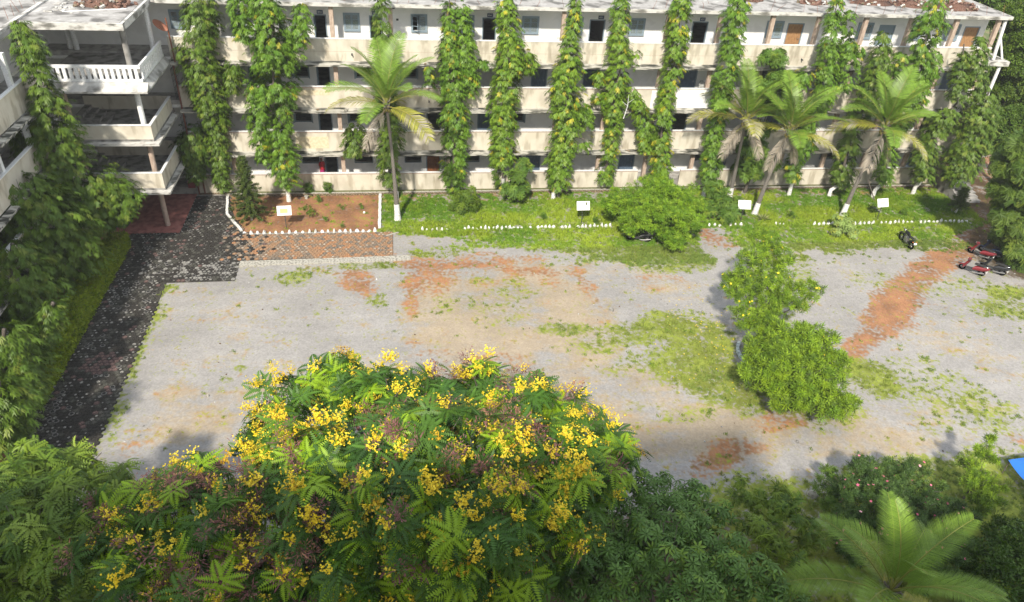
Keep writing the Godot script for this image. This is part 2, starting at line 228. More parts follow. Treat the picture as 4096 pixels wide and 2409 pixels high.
func struct(called: String, shape, m: Material) -> MeshInstance3D:
	var o := part(numbered(called), shape, m, self)
	o.set_meta("kind", "structure")
	return o

func mat(c: Color, rough := .8, metal := 0.0) -> StandardMaterial3D:
	var m := StandardMaterial3D.new()
	m.albedo_color = c
	m.roughness = rough
	m.metallic = metal
	return m

func ramp(stops: Array) -> Gradient:
	var g := Gradient.new()
	var off := PackedFloat32Array(); var cs := PackedColorArray()
	for s in stops:
		off.append(s[0]); cs.append(lin(s[1], s[2], s[3]))
	g.offsets = off; g.colors = cs
	return g

func noise(freq: float, seed_: int, oct := 4, kind := FastNoiseLite.TYPE_SIMPLEX_SMOOTH) -> FastNoiseLite:
	var f := FastNoiseLite.new()
	f.noise_type = kind; f.frequency = freq; f.seed = seed_; f.fractal_octaves = oct
	return f

func stained(stops: Array, freq: float, seed_: int, scale: Vector3, rough := .9, oct := 5) -> StandardMaterial3D:
	var t := NoiseTexture2D.new()
	t.width = 512; t.height = 512; t.seamless = true; t.noise = noise(freq, seed_, oct)
	t.color_ramp = ramp(stops)
	var m := mat(Color.WHITE, rough)
	m.albedo_texture = t
	m.uv1_triplanar = true; m.uv1_world_triplanar = true; m.uv1_scale = scale
	return m

func leafmat(back: Color, rough := .55) -> StandardMaterial3D:
	var m := mat(Color.WHITE, rough)
	m.vertex_color_use_as_albedo = true
	m.backlight_enabled = true; m.backlight = back
	m.metallic_specular = .35
	m.cull_mode = BaseMaterial3D.CULL_DISABLED
	return m

func _ready() -> void:
	rng.seed = 77
	# --- camera, sky, sun
	var cam := Camera3D.new()
	cam.name = "camera"
	cam.position = Vector3(0, 26.5985, 52.826)
	cam.rotation = Vector3(-.60723, -.16802, .06298)
	cam.fov = 43.559
	cam.far = 900.0
	add_child(cam)
	cam.current = true
	var env := Environment.new()
	env.background_mode = Environment.BG_SKY
	var sm := ProceduralSkyMaterial.new()
	sm.sky_top_color = Color(.86, .89, .93)
	sm.sky_horizon_color = Color(.98, .975, .96)
	sm.sky_curve = .25
	sm.ground_bottom_color = Color(.42, .41, .36)
	sm.ground_horizon_color = Color(.75, .76, .74)
	sm.sun_angle_max = 1.0
	sm.energy_multiplier = 1.0
	var sky := Sky.new()
	sky.sky_material = sm
	env.sky = sky
	env.tonemap_mode = Environment.TONE_MAPPER_LINEAR
	env.tonemap_exposure = 1.36
	env.fog_enabled = true
	env.fog_density = .0004
	env.fog_light_color = Color(.93, .95, .97)
	env.sdfgi_enabled = true; env.ssao_enabled = true; env.ssil_enabled = true
	var we := WorldEnvironment.new()
	we.name = "environment"
	we.environment = env
	add_child(we)
	var sun := DirectionalLight3D.new()
	sun.name = "sun"
	sun.light_energy = 1.42
	sun.light_angular_distance = 2.5
	sun.light_color = Color(1, .965, .90)
	sun.shadow_enabled = true
	sun.look_at_from_position(Vector3.ZERO, Vector3(.24, -.672, -.70))
	add_child(sun)
	materials()
	build_ground()
	build_pavement()
	build_college()
	build_wing()
	build_viewpoint_block()
	build_garden_edges()
	build_trees()
	build_foreground()
	build_objects()
	build_grass()

func materials() -> void:
	M.cream = stained([[.2, .52, .475, .395], [.45, .62, .575, .485], [.62, .64, .60, .51], [.85, .60, .55, .455]], .006, 3, Vector3(.11, .11, .11))
	var st := NoiseTexture2D.new()
	st.width = 512; st.height = 512; st.seamless = true; st.noise = noise(.02, 32, 5)
	st.color_ramp = ramp([[.22, .72, .70, .66], [.38, .92, .91, .89], [.52, 1.0, 1.0, 1.0]])
	M.cream.detail_enabled = true
	M.cream.detail_blend_mode = BaseMaterial3D.BLEND_MODE_MUL
	M.cream.detail_albedo = st
	M.cream.detail_uv_layer = BaseMaterial3D.DETAIL_UV_2
	M.cream.uv2_triplanar = true; M.cream.uv2_world_triplanar = true; M.cream.uv2_scale = Vector3(.13, .035, .13)
	M.white = stained([[.25, .78, .78, .78], [.5, .86, .86, .86], [.8, .84, .84, .83]], .008, 4, Vector3(.15, .15, .15))
	M.chalk = stained([[.3, .70, .71, .71], [.6, .82, .83, .84]], .02, 8, Vector3(.8, .8, .8))
	M.band = stained([[.3, .40, .30, .25], [.7, .47, .36, .30]], .02, 5, Vector3(.3, .3, .3))
	M.column = stained([[.2, .36, .27, .215], [.5, .44, .34, .275], [.8, .50, .40, .33]], .02, 6, Vector3(.5, .22, .5))
	M.ledge = stained([[.24, .03, .031, .026], [.38, .12, .118, .10], [.50, .33, .32, .285], [.64, .50, .485, .44], [.85, .38, .37, .32]], .012, 9, Vector3(.10, .45, .33), .95, 6)
	M.roof = stained([[.2, .12, .115, .11], [.4, .26, .25, .24], [.55, .38, .37, .36], [.7, .32, .31, .30], [.9, .48, .47, .46]], .009, 12, Vector3(.12, .12, .12), .95, 6)
	M.fascia = stained([[.2, .16, .155, .14], [.36, .34, .33, .31], [.5, .52, .51, .485], [.65, .58, .57, .545], [.85, .46, .45, .43]], .014, 14, Vector3(.11, .22, .11), .95, 6)
	M.concrete = stained([[.25, .14, .135, .125], [.5, .27, .26, .25], [.8, .34, .33, .31]], .01, 15, Vector3(.2, .2, .2), .92, 6)
	M.ceiling = stained([[.3, .70, .70, .69], [.7, .80, .80, .79]], .02, 30, Vector3(.3, .3, .3))
	M.floor = stained([[.3, .26, .25, .24], [.6, .40, .39, .37]], .012, 16, Vector3(.2, .2, .2), .9)
	M.redfloor = stained([[.25, .20, .075, .065], [.5, .30, .11, .095], [.8, .36, .15, .13]], .012, 17, Vector3(.25, .25, .25), .7)
	M.kerb = stained([[.25, .22, .205, .18], [.5, .40, .385, .34], [.8, .48, .46, .41]], .02, 18, Vector3(.5, .5, .5), .95, 6)
	M.brickmoss = stained([[.3, .07, .075, .04], [.5, .22, .15, .10], [.75, .33, .25, .18]], .02, 19, Vector3(.6, .6, .6), .95)
	M.brick = stained([[.3, .11, .06, .045], [.55, .21, .11, .08], [.8, .31, .21, .17]], .03, 20, Vector3(.9, .9, .9), .95)
	M.frame = mat(lin(.24, .31, .37), .6)
	M.doorblue = stained([[.3, .085, .13, .19], [.7, .115, .165, .235]], .02, 21, Vector3(.5, .2, .5), .55)
	M.doorbrown = stained([[.25, .13, .04, .012], [.5, .25, .09, .03], [.75, .32, .13, .045]], .02, 22, Vector3(2.2, .25, 2.2), .5)
	M.doortan = stained([[.25, .25, .13, .06], [.5, .36, .20, .09], [.75, .42, .25, .12]], .02, 23, Vector3(2.2, .25, 2.2), .5)
	M.dark = mat(lin(.05, .052, .055), .8)
	M.inner = mat(lin(.42, .42, .42), .9)
	var g := mat(Color(.75, .82, .84, .22), .05)
	g.transparency = BaseMaterial3D.TRANSPARENCY_ALPHA
	M.glass = g
	M.steel = mat(lin(.33, .33, .33), .45, .7)
	M.rust = stained([[.3, .12, .05, .03], [.6, .30, .11, .06]], .03, 24, Vector3(1.5, 1.5, 1.5), .9)
	M.pipe = mat(lin(.20, .08, .06), .6)
	M.soil = stained([[.25, .17, .10, .06], [.55, .33, .19, .11], [.8, .40, .25, .15]], .012, 25, Vector3(.3, .3, .3), 1.0, 6)
	M.bark = stained([[.25, .05, .042, .035], [.5, .12, .10, .085], [.75, .21, .19, .165]], .03, 26, Vector3(1.4, .5, 1.4), .95)
	M.palmbark = stained([[.3, .075, .065, .055], [.5, .15, .135, .12], [.7, .24, .22, .20]], .03, 27, Vector3(.5, 3.5, .5), .95)
	M.limewash = stained([[.3, .45, .44, .42], [.45, .80, .80, .79], [.8, .86, .86, .85]], .02, 28, Vector3(.9, .9, .9), .95)
	M.ashoka = leafmat(lin(.05, .10, .012), .42)
	M.frond = leafmat(lin(.05, .09, .012), .4)
	M.soft = leafmat(lin(.06, .11, .010), .5)
	M.dim_near_leaf = leafmat(lin(.022, .045, .005), .45)  # leaf for the near crowns, backlight colour cut so the foreground reads shaded
	M.petal = leafmat(lin(.18, .13, .01), .6)
	M.pod = leafmat(lin(.02, .01, .01), .7)
	M.grass = leafmat(lin(.05, .09, .01), .6)
	M.tile = mat(Color.WHITE, .93)
	M.tile.vertex_color_use_as_albedo = true
	var nt := NoiseTexture2D.new()
	nt.width = 512; nt.height = 512; nt.seamless = true; nt.noise = noise(.03, 31, 5)
	nt.color_ramp = ramp([[.25, .30, .30, .29], [.5, .75, .74, .73], [.75, 1.0, 1.0, 1.0]])
	M.tile.albedo_texture = nt
	M.tile.uv1_triplanar = true; M.tile.uv1_world_triplanar = true; M.tile.uv1_scale = Vector3(.7, .7, .7)
	M.black = mat(lin(.012, .012, .013), .35)
	M.rubber = mat(lin(.02, .02, .02), .85)
	M.redpaint = mat(lin(.19, .008, .016), .3)
	M.redpaint.clearcoat_enabled = true; M.redpaint.clearcoat = .6
	M.blackpaint = mat(lin(.012, .013, .016), .2)
	M.blackpaint.clearcoat_enabled = true; M.blackpaint.clearcoat = .6
	M.bluepaint = mat(lin(.015, .03, .085), .2)
	M.bluepaint.clearcoat_enabled = true; M.bluepaint.clearcoat = .6
	M.chrome = mat(lin(.6, .6, .6), .2, 1.0)
	M.seat = mat(lin(.015, .015, .016), .65)
	M.plate = mat(lin(.75, .75, .74), .5)
	M.amber = mat(lin(.7, .2, .02), .3)
	M.patch = stained([[.3, .62, .53, .36], [.7, .70, .62, .46]], .02, 29, Vector3(.4, .4, .4))
	M.board = mat(lin(.84, .84, .84), .5)
	M.yellowprint = mat(lin(.78, .55, .16), .6)
	M.pinkprint = mat(lin(.66, .48, .47), .6)
	M.darkprint = mat(lin(.10, .12, .05), .6)
	M.numberplate = mat(lin(.03, .06, .14), .5)
	M.chair = mat(lin(.42, .43, .42), .4)

func field(blobs: Array, w: int, h: int) -> PackedFloat32Array:
	var f := PackedFloat32Array()
	f.resize(w * h)
	var cx := GW / w; var cz := GD / h
	for b in blobs:
		var x: float = b[0]; var z: float = b[1]; var rx: float = b[2] * 1.25; var rz: float = b[3] * 1.25; var s: float = b[4]
		for j in range(maxi(0, int((z - rz - GZ) / cz)), mini(h, int((z + rz - GZ) / cz) + 1)):
			for k in range(maxi(0, int((x - rx - GX) / cx)), mini(w, int((x + rx - GX) / cx) + 1)):
				var dx := (GX + (k + .5) * cx - x) / rx; var dz := (GZ + (j + .5) * cz - z) / rz
				var d := dx * dx + dz * dz
				if d < 1.0:
					var val := s * (1.0 - d * d)
					var at := j * w + k
					f[at] = maxf(f[at], val) + .25 * minf(f[at], val)
	return f

func upsample(f: PackedFloat32Array, w: int, h: int, W: int, H: int) -> PackedFloat32Array:
	var im := Image.create_from_data(w, h, false, Image.FORMAT_RF, f.to_byte_array())
	im.resize(W, H, Image.INTERPOLATE_BILINEAR)
	return im.get_data().to_float32_array()

func noise_bytes(W: int, H: int, freq: float, seed_: int, oct: int, kind := FastNoiseLite.TYPE_SIMPLEX_SMOOTH) -> PackedByteArray:
	var im := noise(freq, seed_, oct, kind).get_image(W, H, false, false, true)
	im.convert(Image.FORMAT_L8)
	return im.get_data()

const W_PX := 1600
const H_PX := 1100
var grass_px := PackedByteArray()

func in_bed(x: float, z: float) -> bool:
	if z < -.3 or z > 6.0 or x > -1.8: return false
	var left := -13.0 + (z + .3) / 3.6 * .6
	if z > 3.3: left = -12.4 + (z - 3.3) / 2.5 * 1.4
	return x > left

func paved(x: float, z: float) -> bool:
	if z > 11.95: return x > -18.3 and x < -14.55 - (.35 if z < 14.0 else 0.0) and z < 33.0
	if z > 5.85:
		if x > -18.3 and x < -10.6: return not in_bed(x, z)
		return x >= -10.6 and x < -.85 and z > 6.25 and z < 9.62 - .02 * (x + 10.6)
	return x > -15.1 and z > .3 and x < -11.0 and not in_bed(x - .15, z)

const LAWN := [Vector2(-1.7, 6.5), Vector2(.9, 6.8), Vector2(7, 8.0), Vector2(13.7, 9.8), Vector2(17.4, 11.0), Vector2(20.4, 10.2), Vector2(21.4, 6.6), Vector2(23.2, 6.5), Vector2(24.0, 8.6), Vector2(27.3, 9.3), Vector2(33.3, 9.9), Vector2(38, 9.7), Vector2(42, 8.0), Vector2(45, 6.8)]

func build_ground() -> void:
	var w := 400; var h := 275
	var gf := field(GRASS_BLOBS, w, h)
	var rf := field(RED_BLOBS, w, h)
	var sf := field(SAND_BLOBS, w, h)
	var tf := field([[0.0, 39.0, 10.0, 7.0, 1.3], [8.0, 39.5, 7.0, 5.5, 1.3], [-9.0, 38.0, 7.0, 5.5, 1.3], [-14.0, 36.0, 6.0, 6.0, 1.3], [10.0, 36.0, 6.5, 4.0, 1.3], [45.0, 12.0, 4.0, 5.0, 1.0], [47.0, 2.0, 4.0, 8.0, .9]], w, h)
	for j in h:
		var z := GZ + (j + .5) * GD / h
		for k in w:
			var x := GX + (k + .5) * GW / w
			var at := j * w + k
			var edge := 6.6
			for q in LAWN.size() - 1:
				if x >= LAWN[q].x and x < LAWN[q + 1].x: edge = remap(x, LAWN[q].x, LAWN[q + 1].x, LAWN[q].y, LAWN[q + 1].y)
			if x > -1.7 and x < 45.0 and z > -.2 and z < edge:
				gf[at] = maxf(gf[at], .92 if z > 1.8 else .62)
				if z < 2.2: rf[at] = maxf(rf[at], .75)
			if x >= 45.0 and z < 9.0: rf[at] = maxf(rf[at], .9)
			if x < -14.4 and x > -15.3 and z > 12.5 and z < 30: gf[at] = maxf(gf[at], .75)
			if x > 44.5 and z > 9.0: gf[at] = maxf(gf[at], .8)
			if z > 31.3 and x > 11.5: gf[at] = maxf(gf[at], .95)
			if x > 21.0 and z > 30.0: gf[at] = maxf(gf[at], 1.1)
			if in_bed(x, z): rf[at] = 1.5; gf[at] = .18
			if x < -18.0 and z > 5.5: rf[at] = 1.5; gf[at] = .1
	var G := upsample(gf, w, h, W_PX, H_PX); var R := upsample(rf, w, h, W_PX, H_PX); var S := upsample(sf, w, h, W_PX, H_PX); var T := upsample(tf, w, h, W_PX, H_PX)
	var a := noise_bytes(W_PX, H_PX, .008, 41, 3)
	var b := noise_bytes(W_PX, H_PX, .044, 42, 4)
	var c := noise_bytes(W_PX, H_PX, .93, 43, 1, FastNoiseLite.TYPE_VALUE)
	var d := noise_bytes(W_PX, H_PX, .024, 44, 5)
	var f := noise_bytes(W_PX, H_PX, .14, 48, 3)
	var wide := noise(.05, 47, 4).get_image(W_PX / 5, H_PX, false, false, true)
	wide.convert(Image.FORMAT_L8)
	wide.resize(W_PX, H_PX, Image.INTERPOLATE_BILINEAR)
	var e := wide.get_data()
	var px := PackedByteArray()
	px.resize(W_PX * H_PX * 3)
	grass_px.resize(W_PX * H_PX)
	for at in W_PX * H_PX:
		var na := a[at] * .00392 - .5; var nb := b[at] * .00392 - .5; var nc := c[at] * .00392 - .5; var nd := d[at] * .00392 - .5; var ne := e[at] * .00392 - .5; var nf := f[at] * .00392 - .5
		var grain := 1.0 + nc * .16 + nb * .07 + na * .10 + ne * .07
		var cr := 152.0 * grain; var cg := 149.0 * grain; var cb := 147.0 * grain
		# sandy washes over the gravel
		var s := clampf((S[at] + na * 1.0 + nd * .9 + ne * .6 + nf * .6 - .26) * 1.5, 0.0, .9)
		cr += s * (157.0 * grain - cr); cg += s * (143.0 * grain - cg); cb += s * (124.0 * grain - cb)
		# red earth
		var r := clampf((R[at] + nd * 1.1 + nb * .4 + nc * .5 + ne * .7 + nf * 1.3 - .44) * 1.7, 0.0, 1.0)
		if r > 0.0:
			r *= .88
			var q := 1.0 + nd * .5 + nc * .25
			cr += r * (144.0 * q - cr); cg += r * (101.0 * q - cg); cb += r * (72.0 * q - cb)
		# leaf-litter brown below the foreground trees, painted dark to deepen crown-gap shade
		var litter_shade := clampf((T[at] + nd * 1.2 + nc * .5 - .45) * 2.0, 0.0, .9)
		if litter_shade > 0.0:
			cr += litter_shade * (74.0 * grain - cr); cg += litter_shade * (62.0 * grain - cg); cb += litter_shade * (46.0 * grain - cb)
		# grass and weeds
		var g := clampf((G[at] + nb * .9 + nc * 1.0 + nd * .6 + nf * 1.3 - .45) * 2.0, 0.0, 1.0)
		if g > 0.0:
			var q := 1.0 + nd * .5 + nc * .25
			g *= .94
			cr += g * (116.0 * q - cr); cg += g * (126.0 * q - cg); cb += g * (52.0 * q - cb)
		grass_px[at] = int(g * 255.0)
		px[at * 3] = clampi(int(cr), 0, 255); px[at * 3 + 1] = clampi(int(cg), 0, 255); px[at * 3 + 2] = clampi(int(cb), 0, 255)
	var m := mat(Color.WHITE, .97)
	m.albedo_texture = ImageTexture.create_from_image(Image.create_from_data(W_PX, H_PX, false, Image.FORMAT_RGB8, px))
	m.metallic_specular = .2
	var bump := NoiseTexture2D.new()
	bump.width = 512; bump.height = 512; bump.seamless = true; bump.as_normal_map = true; bump.bump_strength = 6.0; bump.noise = noise(.09, 45, 3)
	m.normal_enabled = true; m.normal_texture = bump; m.normal_scale = .5
	m.uv1_scale = Vector3.ONE
	# one sheet: the yard in detail, then plain land to the horizon
	var B := MB.new()
	B.quad(Vector3(GX, 0, GZ + GD), Vector3(GX + GW, 0, GZ + GD), Vector3(GX + GW, 0, GZ), Vector3(GX, 0, GZ))
	var yard := B.mesh()
	m.normal_enabled = false
	var O := MB.new()
	var L := 450.0
	for q in [[-L, GX, -L, L], [GX + GW, L, -L, L], [GX, GX + GW, -L, GZ], [GX, GX + GW, GZ + GD, L]]:
		O.quad(Vector3(q[0], 0, q[3]), Vector3(q[1], 0, q[3]), Vector3(q[1], 0, q[2]), Vector3(q[0], 0, q[2]))
	yard.add_surface_from_arrays(Mesh.PRIMITIVE_TRIANGLES, O.mesh().surface_get_arrays(0))
	yard.surface_set_material(0, m)
	yard.surface_set_material(1, stained([[.3, .10, .13, .04], [.5, .20, .17, .09], [.7, .13, .16, .05]], .01, 46, Vector3(.05, .05, .05), 1.0))
	var o := MeshInstance3D.new()
	o.name = "ground"
	o.mesh = yard
	o.set_meta("kind", "structure")
	add_child(o)

func hex_tile(w: float, ring: Color, core: Color, core_r: float) -> MB:
	var B := MB.new()
	var R := w / sqrt(3.0) * .965
	var P := func(k: int, r: float, y: float) -> Vector3:
		var a := TAU * (k + .5) / 6.0
		return Vector3(cos(a) * r, y, -sin(a) * r)
	for k in 6:
		var j := (k + 1) % 6
		B.col = core
		B.tri(Vector3(0, .056, 0), P.call(k, R * core_r, .055), P.call(j, R * core_r, .055))
		B.col = ring
		B.quad(P.call(k, R * core_r, .055), P.call(k, R * .88, .054), P.call(j, R * .88, .054), P.call(j, R * core_r, .055))
		B.quad(P.call(k, R * .88, .054), P.call(k, R, .042), P.call(j, R, .042), P.call(j, R * .88, .054))
		B.quad(P.call(k, R, .042), P.call(k, R, .0), P.call(j, R, .0), P.call(j, R, .042))
	return B

func build_pavement() -> void:
	var base := MB.new()
	for q in [[-18.3, -14.6, 11.95, 33.0], [-18.3, -10.6, 5.85, 11.95], [-10.6, -.85, 6.2, 9.55]]:
		base.quad(Vector3(q[0], .022, q[3]), Vector3(q[1], .022, q[3]), Vector3(q[1], .022, q[2]), Vector3(q[0], .022, q[2]))
	base.quad(Vector3(-15.1, .022, 5.85), Vector3(-11.2, .022, 5.85), Vector3(-13.0, .022, .3), Vector3(-15.1, .022, .3))
	var pave := struct("pavement", base, stained([[.3, .03, .028, .024], [.7, .06, .055, .045]], .02, 50, Vector3(.5, .5, .5), 1.0))
	var dust := MB.new()
	dust.quad(Vector3(-10.5, .034, 9.5), Vector3(-.88, .034, 9.4), Vector3(-.88, .034, 6.25), Vector3(-10.5, .034, 6.25))
	part("soil_joints", dust, M.soil, pave)
	var w := .27
	var kinds := []   # mossy black, black with a worn middle, dark grey, pale, pale with a dark rim, pink, then the dusty ones
	for q in [[.036, .034, .029, .036, .034, .029, .5], [.040, .038, .032, .34, .33, .31, .45], [.045, .043, .037, .26, .25, .23, .34], [.07, .067, .058, .10, .096, .085, .6], [.30, .29, .275, .36, .35, .33, .7], [.06, .06, .055, .33, .32, .30, .62], [.20, .195, .185, .03, .03, .028, .62], [.13, .085, .08, .21, .135, .125, .6],
			[.40, .24, .14, .46, .29, .18, .6], [.28, .21, .155, .38, .30, .23, .5], [.36, .25, .17, .60, .54, .47, .5], [.48, .25, .13, .54, .29, .15, .6], [.20, .17, .145, .27, .23, .19, .6]]:
		kinds.append(hex_tile(w, Color(q[0], q[1], q[2]), Color(q[3], q[4], q[5]), q[6]))
	var meshes := []
	for k in kinds: meshes.append(k.mesh())
	var spots := []
	var blotch := noise(.22, 51, 3)
	var dz := w * .866
	for row in int(34.0 / dz):
		var z := .3 + row * dz
		for col in int(19.0 / w):
			var x := -18.4 + col * w + (row % 2) * w * .5
			if not paved(x, z): continue
			var t := rng.randf() + blotch.get_noise_2d(x, z) * .45
			var k := 0
			var dusty := clampf((x + 12.5) / 4.0, 0.0, 1.0) if z < 9.7 else 0.0
			var pale := clampf(1.1 - absf(z - 10.6) / 1.5, 0.0, 1.0) if x > -16.5 and z < 12.0 else 0.0
			if rng.randf() < dusty:
				var u := rng.randf()
				k = 8 if u < .34 else 9 if u < .62 else 10 if u < .74 else 11 if u < .88 else 12
			elif rng.randf() < pale * .62: k = 4 if rng.randf() < .45 else 5 if rng.randf() < .6 else 6
			else:
				k = 0 if t < .42 else 3 if t < .64 else 2 if t < .76 else 1 if t < .90 else 5 if t < .96 else 6
				if rng.randf() < .04: k = 7
				if Vector2(x + 16.1, z - 19.6).length() < .9 and rng.randf() < .7: k = 7
			spots.append([Vector3(x, .012 + rng.randf() * .006, z), k])
	spots.sort_custom(func(p, q): return (p[0] - Vector3(-6, 26, 52)).length() * (1.0 if p[0].z < 26.5 else 3.0) < (q[0] - Vector3(-6, 26, 52)).length() * (1.0 if q[0].z < 26.5 else 3.0))
	var rest := MB.new()
	for j in spots.size():
		var p: Vector3 = spots[j][0]
		var tilt := Basis.from_euler(Vector3(rng.randf_range(-.012, .012), 0, rng.randf_range(-.012, .012)))
		if j < 300:
			var o := part("paver", meshes[spots[j][1]], M.tile, pave)
			o.transform = Transform3D(tilt, p)
		else:
			var src: MB = kinds[spots[j][1]]
			var at := rest.v.size()
			for q in src.v: rest.v.append(p + tilt * q)
			rest.n.append_array(src.n); rest.c.append_array(src.c); rest.uv.append_array(src.uv)
			for q in src.i: rest.i.append(at + q)
	part("far_pavers", rest, M.tile, pave).set_meta("kind", "stuff")
	# concrete edging of the paving
	var K := MB.new()
	var edge := func(pts: Array, y: float) -> void:
		for j in range(1, pts.size() - 1): K.tri(Vector3(pts[0].x, y, pts[0].y), Vector3(pts[j + 1].x, y, pts[j + 1].y), Vector3(pts[j].x, y, pts[j].y))
		for j in pts.size():
			var p: Vector2 = pts[j]; var q: Vector2 = pts[(j + 1) % pts.size()]
			K.quad(Vector3(p.x, 0, p.y), Vector3(p.x, y, p.y), Vector3(q.x, y, q.y), Vector3(q.x, 0, q.y))
	var strip := func(a: Array, b: Array, y: float) -> void:
		for j in a.size() - 1: edge.call([a[j], a[j + 1], b[j + 1], b[j]], y)
	var up := []; var dn := []
	for j in 23:
		var x := -10.6 + j * 10.9 / 22.0
		up.append(Vector2(x, 9.72 - .02 * (x + 10.6))); dn.append(Vector2(x, 10.32 - .03 * (x + 10.6) + rng.randf_range(-.09, .09)))
	strip.call(up, dn, .085)
	struct("kerb", K, M.kerb)
	K = MB.new(); up = []; dn = []
	for j in 8:
		var z := 6.75 + j * .42
		up.append(Vector2(-.8, z)); dn.append(Vector2(.28 + rng.randf_range(-.12, .1), z))
	strip.call(dn, up, .06)
	struct("kerb", K, M.kerb)
	K = MB.new()
	edge.call([Vector2(-15.1, 12.0), Vector2(-14.75, 14.0), Vector2(-14.5, 13.9), Vector2(-14.55, 12.85), Vector2(-13.95, 12.4), Vector2(-13.8, 12.0)], .07)
	struct("kerb", K, M.kerb)
	K = MB.new(); up = []; dn = []
	for j in 12:
		var z := 23.6 + j * .35
		up.append(Vector2(-14.68 + rng.randf_range(-.03, .03), z)); dn.append(Vector2(-14.33 + rng.randf_range(-.05, .05), z))
	strip.call(dn, up, .07)
	struct("kerb", K, M.kerb)

const FL := [.55, 3.85, 7.15, 10.45]
const COLX := [-12.2, -8.3, -4.4, -.5, 3.4, 7.4, 11.4, 15.1, 18.95, 22.8, 26.75, 30.3, 34.0, 37.6, 41.3, 44.75]
const WALLZ := -1.6
# openings: [kind, x0, x1]; kinds: o open doorway, b blue door, n brown door, t tan door, w window, v high vent, g grey-blue door
const OPEN := [
	[["v", -10.98, -9.9], ["v", -7.5, -6.3], ["o", -5.9, -4.9], ["v", -3.6, -2.3], ["v", .2, 1.4], ["n", 1.8, 2.9], ["v", 4.9, 5.9], ["b", 9.6, 10.8], ["v", 8.2, 9.2], ["b", 17.2, 18.5], ["v", 23.3, 24.3], ["b", 25.2, 26.3], ["b", 31.8, 32.9], ["v", 34.5, 35.7], ["b", 35.9, 36.9], ["v", 38.5, 39.7], ["b", 42.6, 43.7]],
	[["v", -10.9, -9.8], ["v", -7.7, -6.5], ["o", -6.05, -5.05], ["v", -3.8, -2.7], ["v", 0.0, 1.4], ["o", 1.86, 2.95], ["b", 5.7, 6.9], ["v", 8.3, 9.2], ["o", 21.05, 22.3], ["b", 28.9, 30.0], ["v", 31.4, 32.5], ["b", 36.0, 37.1], ["v", 39.0, 40.1], ["o", 42.3, 43.4]],
	[["o", -10.5, -9.5], ["v", -7.4, -6.4], ["o", -5.86, -4.91], ["v", -3.1, -2.0], ["v", .1, 1.2], ["b", 3.0, 4.1], ["b", 9.6, 10.8], ["b", 13.55, 14.75], ["b", 21.05, 22.4], ["v", 26.9, 28.0], ["b", 29.1, 30.2], ["b", 36.2, 37.3], ["v", 39.3, 40.4], ["b", 42.9, 44.0]],
	[["w", -15.0, -14.0], ["o", -11.2, -10.2], ["o", -5.73, -4.86], ["w", -3.66, -2.67], ["o", -1.98, -1.14], ["w", .94, 1.95], ["w", 4.26, 5.24], ["o", 5.86, 6.86], ["w", 8.75, 9.85], ["w", 11.95, 13.05], ["o", 13.6, 14.75], ["w", 16.6, 17.65], ["o", 21.3, 22.5], ["w", 27.1, 28.3], ["t", 28.7, 30.0], ["w", 34.4, 35.5], ["g", 36.1, 37.4], ["w", 38.6, 39.6], ["w", 41.6, 42.75], ["t", 43.2, 44.5]]]

func window_part(root: Node, x0: float, x1: float, y0: float, y1: float, ajar: float) -> void:
	var F := MB.new()
	var z := WALLZ + .03
	var t := .075
	F.span(x0 - .06, x1 + .06, y1, y1 + t, z - .08, z + .06)
	F.span(x0 - .06, x1 + .06, y0 - t, y0, z - .08, z + .09)
	F.span(x0 - .06, x0 + .03, y0, y1, z - .08, z + .06)
	F.span(x1 - .03, x1 + .06, y0, y1, z - .08, z + .06)
	var fr := part("window", F, M.frame, root)
	var mid := (x0 + x1) * .5
	for s in 2:
		var S := MB.new()
		var wd := mid - x0 - .04
		var hgt := y1 - y0 - .02
		# a sash hinged on its outer side, local origin at the hinge
		for q in 2: S.box(Vector3(wd * .5, q * (hgt - .06) + .03, 0), Vector3(wd, .06, .035))
		for q in 2: S.box(Vector3(q * (wd - .05) + .025, hgt * .5, 0), Vector3(.05, hgt - .12, .035))
		for q in [1, 2]: S.box(Vector3(wd * .5, hgt * q / 3.0, 0), Vector3(wd - .1, .03, .03))
		var sash := part("sash", S, M.frame, fr)
		var turn := ajar if s == 0 else -ajar * .4
		sash.position = Vector3(x0 + .03 if s == 0 else x1 - .03, y0 + .01, z + .03)
		sash.rotation.y = -turn if s == 0 else PI - turn
		for q in 3:
			var P := MB.new()
			var c := Vector3(x0 + .03 + wd * .5 if s == 0 else x1 - .03 - wd * .5, y0 + .01 + hgt * (q + .5) / 3.0, z + .03)
			if ajar > .05 and s == 0: continue
			P.box(c, Vector3(wd - .1, hgt / 3.0 - .05, .006))
			part("pane", P, M.glass, fr)

